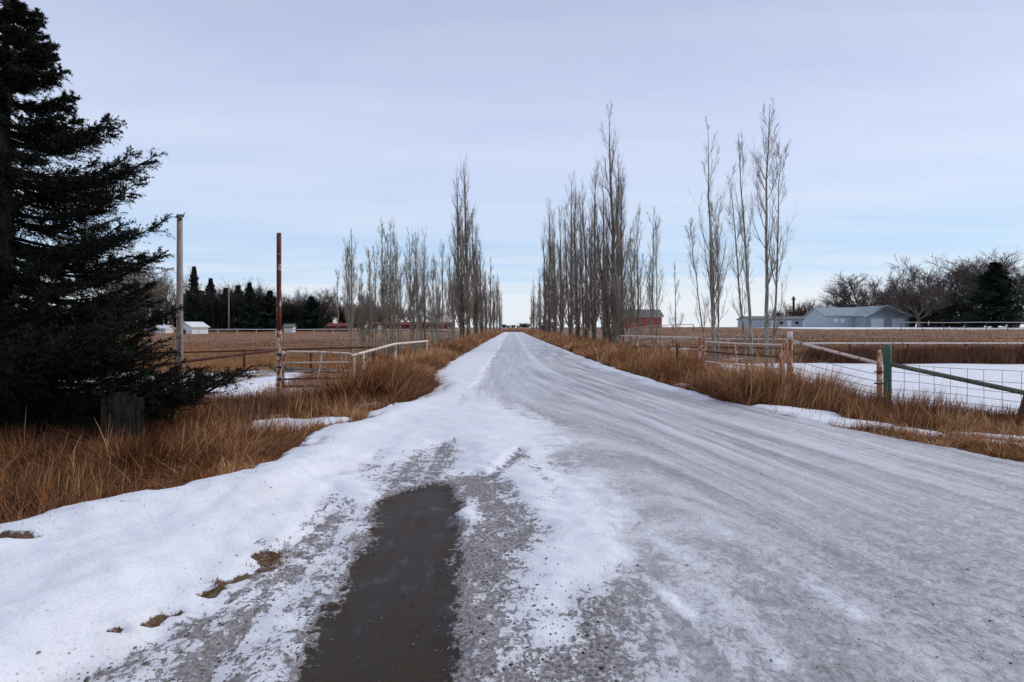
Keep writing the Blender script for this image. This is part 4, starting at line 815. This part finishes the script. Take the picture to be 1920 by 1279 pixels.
# back rail fence of the paddock
e = thing('rail_fence', 'pale rail fence with rusty posts along the back of the snowy paddock', 'fence', (wx(1700, 27.5), 27.5, 0))
xs = np.arange(wx(1487, 27.8), wx(2080, 27.8), 2.62)
rail(e, [(xx, 27.8, wz(643.5, 27.8)) for xx in xs], .036, M['white_rust'])
for xx in xs: post(e, xx, 27.85, wz(641, 27.8), .05, M['rust_dark'])
# field fences further out
e = thing('rail_fence', 'low pale rail fence in front of the red barn', 'fence', (wx(1250, 95), 95, 0))
xs = np.arange(wx(1150, 92), wx(1330, 92), 3.); rail(e, [(xx, 92., H(xx, 92) + .95) for xx in xs], .06, M['white_rust'])
for xx in xs: post(e, xx, 92.05, H(xx, 92) + 1.0, .06, M['rust_dark'], sides=6)
e = thing('rail_fence', 'thin white rail fence in front of the farmyard trees', 'fence', (wx(1800, 92), 92, 0))
xs = np.arange(wx(1690, 92), wx(1990, 92), 3.2); rail(e, [(xx, 92., H(xx, 92) + 1.25) for xx in xs], .045, M['trim'])
for xx in xs: post(e, xx, 92.05, H(xx, 92) + 1.28, .05, M['old_wood'], sides=6)
e = thing('utility_pole', 'slim dark pole above the left end of the long pale building', 'pole', (wx(1488, 165), 165, 0)); post(e, wx(1488, 165), 165, wz(556, 165), .32, M['dark_wood'], 'shaft', .28); part('crossarm', M['dark_wood'], e, lambda mb: box(mb, (wx(1488, 165), 165, wz(561, 165)), (1.2, .2, .3)))
e = thing('utility_pole', 'pale bare trunk like pole among the far left spruces', 'pole', (wx(429, 172), 172, 0)); post(e, wx(429, 172), 172, wz(534, 172), .17, M['pole_wood'], 'shaft', .14)

# ------------------------------------------------------------------ buildings
def gable(name, label, cx, cy, w, d, hw, hr, mw, mr, z0=None, ridge='x', over=.35, rz=0.0, group=None, cat='building'):
    z0 = H(cx, cy) - .1 if z0 is None else z0
    e = empty(name, (cx, cy, z0)); e.rotation_euler = (0, 0, rz); tag(e, label, cat, group)
    X, Y_ = w / 2, d / 2
    if ridge == 'x':
        V_ = np.array([[-X, -Y_, 0], [X, -Y_, 0], [X, Y_, 0], [-X, Y_, 0], [-X, -Y_, hw], [X, -Y_, hw], [X, Y_, hw], [-X, Y_, hw], [-X, 0, hr], [X, 0, hr]])
        Fq = np.array([[0, 1, 5, 4], [2, 3, 7, 6]]); F5 = np.array([[1, 2, 6, 9, 5], [3, 0, 4, 8, 7]])
    else:
        V_ = np.array([[-X, -Y_, 0], [X, -Y_, 0], [X, Y_, 0], [-X, Y_, 0], [-X, -Y_, hw], [X, -Y_, hw], [X, Y_, hw], [-X, Y_, hw], [0, -Y_, hr], [0, Y_, hr]])
        Fq = np.array([[1, 2, 6, 5], [3, 0, 4, 7]]); F5 = np.array([[0, 1, 5, 8, 4], [2, 3, 7, 9, 6]])
    mk('wall', V_, [Fq, F5], mw, e, False)
    mb = MB(); th = .16
    run = (Y_ if ridge == 'x' else X); sl = (hr - hw) / run; o2 = over
    for s in (-1, 1):
        a = (s * (run + o2), hw - sl * o2 + .03); c = (0, hr + .03)
        prof = [(a[0], a[1]), (c[0], c[1]), (c[0], c[1] + th), (a[0], a[1] + th)]
        LL = (X if ridge == 'x' else Y_) + over
        vv = []
        for l in (-LL, LL):
            for u, z in prof: vv.append((l, u, z) if ridge == 'x' else (u, l, z))
        mb.add(vv, [np.array([[0, 1, 2, 3], [7, 6, 5, 4], [0, 4, 5, 1], [1, 5, 6, 2], [2, 6, 7, 3], [3, 7, 4, 0]])])
    mb.build('roof', mr, e, False); return e
def panel(e, name, x, z, w, h, y, mat, t=.06):
    mb = MB(); box(mb, (x, y, z + h / 2), (w, t, h)); return mb.build(name, mat, e, False)
# red barn, right of avenue
Yb = 118.; xa, xb = wx(1168, Yb), wx(1241, Yb); w = xb - xa
e = gable('red_barn', 'red barn with a grey green roof behind the right poplar row', (xa + xb) / 2, Yb + 3, w, 6, 2.25, 3.5, M['red_wall'], M['roof_grey'])
d_ = -3.05
for xx, ww in ((-w / 2 + 1.0, 1.5), (-w / 2 + 4.9, 1.9)): p = panel(e, 'door', xx, .1, ww, 1.9, d_, M['red_door'])
panel(e, 'fascia', 0, 2.1, w + .4, .14, -3.42, M['trim'])
# low dark red shed further left of it
xa = wx(1030, 175); e = gable('farm_shed', 'small dark red shed seen between trunks at the far end of the right row', xa, 178, 4.6, 5, 2.2, 3.1, M['darkred_wall'], M['roof_grey'], z0=-.1); panel(e, 'door', .3, 0, 1.2, 1.6, -2.55, M['trim'])
# long pale building and workshop
Yw = 150.; xa, xb = wx(1400, Yw + 12), wx(1572, Yw + 12)
e = gable('long_barn', 'long low pale grey building left of the blue grey workshop', (xa + xb) / 2, Yw + 14, xb - xa, 9, 2.1, 2.9, M['wall_pale'], M['roof_grey'])
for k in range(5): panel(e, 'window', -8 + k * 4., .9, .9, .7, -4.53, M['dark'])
for k in range(4): panel(e, 'door_panel', -6 + k * 4., .1, 1.1, 1.8, -4.53, M['white_metal'])
Yh = 132.; xa, xc = wx(1556, Yh), wx(1630, Yh)
e = gable('workshop', 'blue grey side wing of the workshop with a long metal roof', (xa + xc) / 2 + 1, Yh + 5.5, xc - xa + 3, 9.5, 2.6, 4.4, M['wall_blue'], M['roof_blue'])
panel(e, 'window', -3.6, 1.2, .8, .8, -4.8, M['white_metal']); panel(e, 'window', -2.1, 1.2, .8, .8, -4.8, M['white_metal']); panel(e, 'side_wall_panel', 3.8, .05, 3.0, 2.4, -4.79, M['wall_teal'])
xa, xb = wx(1622, Yh - 4), wx(1704, Yh - 4); w = xb - xa
e = gable('garage', 'blue grey gable fronted garage with two white doors', (xa + xb) / 2, Yh + 1.5, w, 11, 2.5, 4.5, M['wall_teal'], M['roof_blue'], ridge='y', over=.45)
for xx in (-w * .22, w * .26):
    p = panel(e, 'garage_door', xx, .05, 2.6, 1.75, -5.53, M['white_metal']); q = panel(e, 'lintel', xx, 1.86, 2.9, .16, -5.56, M['trim'])
run = w / 2
for s in (-1, 1):
    mb = MB(); n_ = 2; za, zb = 2.5 - .45 * (2.0 / run), 4.52
    vv = [(s * (run + .45), -5.99, za - .1), (0, -5.99, zb - .1), (0, -5.99, zb + .2), (s * (run + .45), -5.99, za + .2)]; vv += [(a, b_ - .08, c) for a, b_, c in vv]
    mb.add(vv, [np.array([[0, 1, 2, 3], [7, 6, 5, 4], [0, 4, 5, 1], [1, 5, 6, 2], [2, 6, 7, 3], [3, 7, 4, 0]])]); mb.build('bargeboard', M['trim'], e, False)
# left: white shed, dark red shed, long red barn
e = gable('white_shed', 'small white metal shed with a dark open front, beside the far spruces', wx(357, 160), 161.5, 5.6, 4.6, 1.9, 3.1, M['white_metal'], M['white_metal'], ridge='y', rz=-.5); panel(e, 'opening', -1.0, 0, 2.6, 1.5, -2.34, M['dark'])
e = gable('white_shed', 'low white roofed shed half hidden by the near spruce', wx(299, 165), 167, 3.2, 4, 1.4, 2.1, M['white_metal'], M['white_metal'])
e = gable('farm_shed', 'long low dark red shed under the pale bare trees on the left', wx(632, 175), 178, 6.2, 4, 1.5, 2.2, M['darkred_wall'], M['darkred_wall'])
xa, xb = wx(694, 185), wx(846, 185)
e = gable('red_barn', 'long low red barn behind the left poplar row', (xa + xb) / 2, 188, xb - xa, 7, 1.5, 2.2, M['darkred_wall'], M['darkred_wall'])
for k in range(4): panel(e, 'door', -9 + k * 6, .05, 1.6, 1.5, -3.54, M['trim' if k == 0 else 'darkred_wall'])
e = gable('white_cabin', 'tiny white cabin right of the rusty pole below the spruces', wx(541, 170), 171, 2.4, 2.2, 1.6, 2.3, M['white_metal'], M['roof_grey'], cat='building')
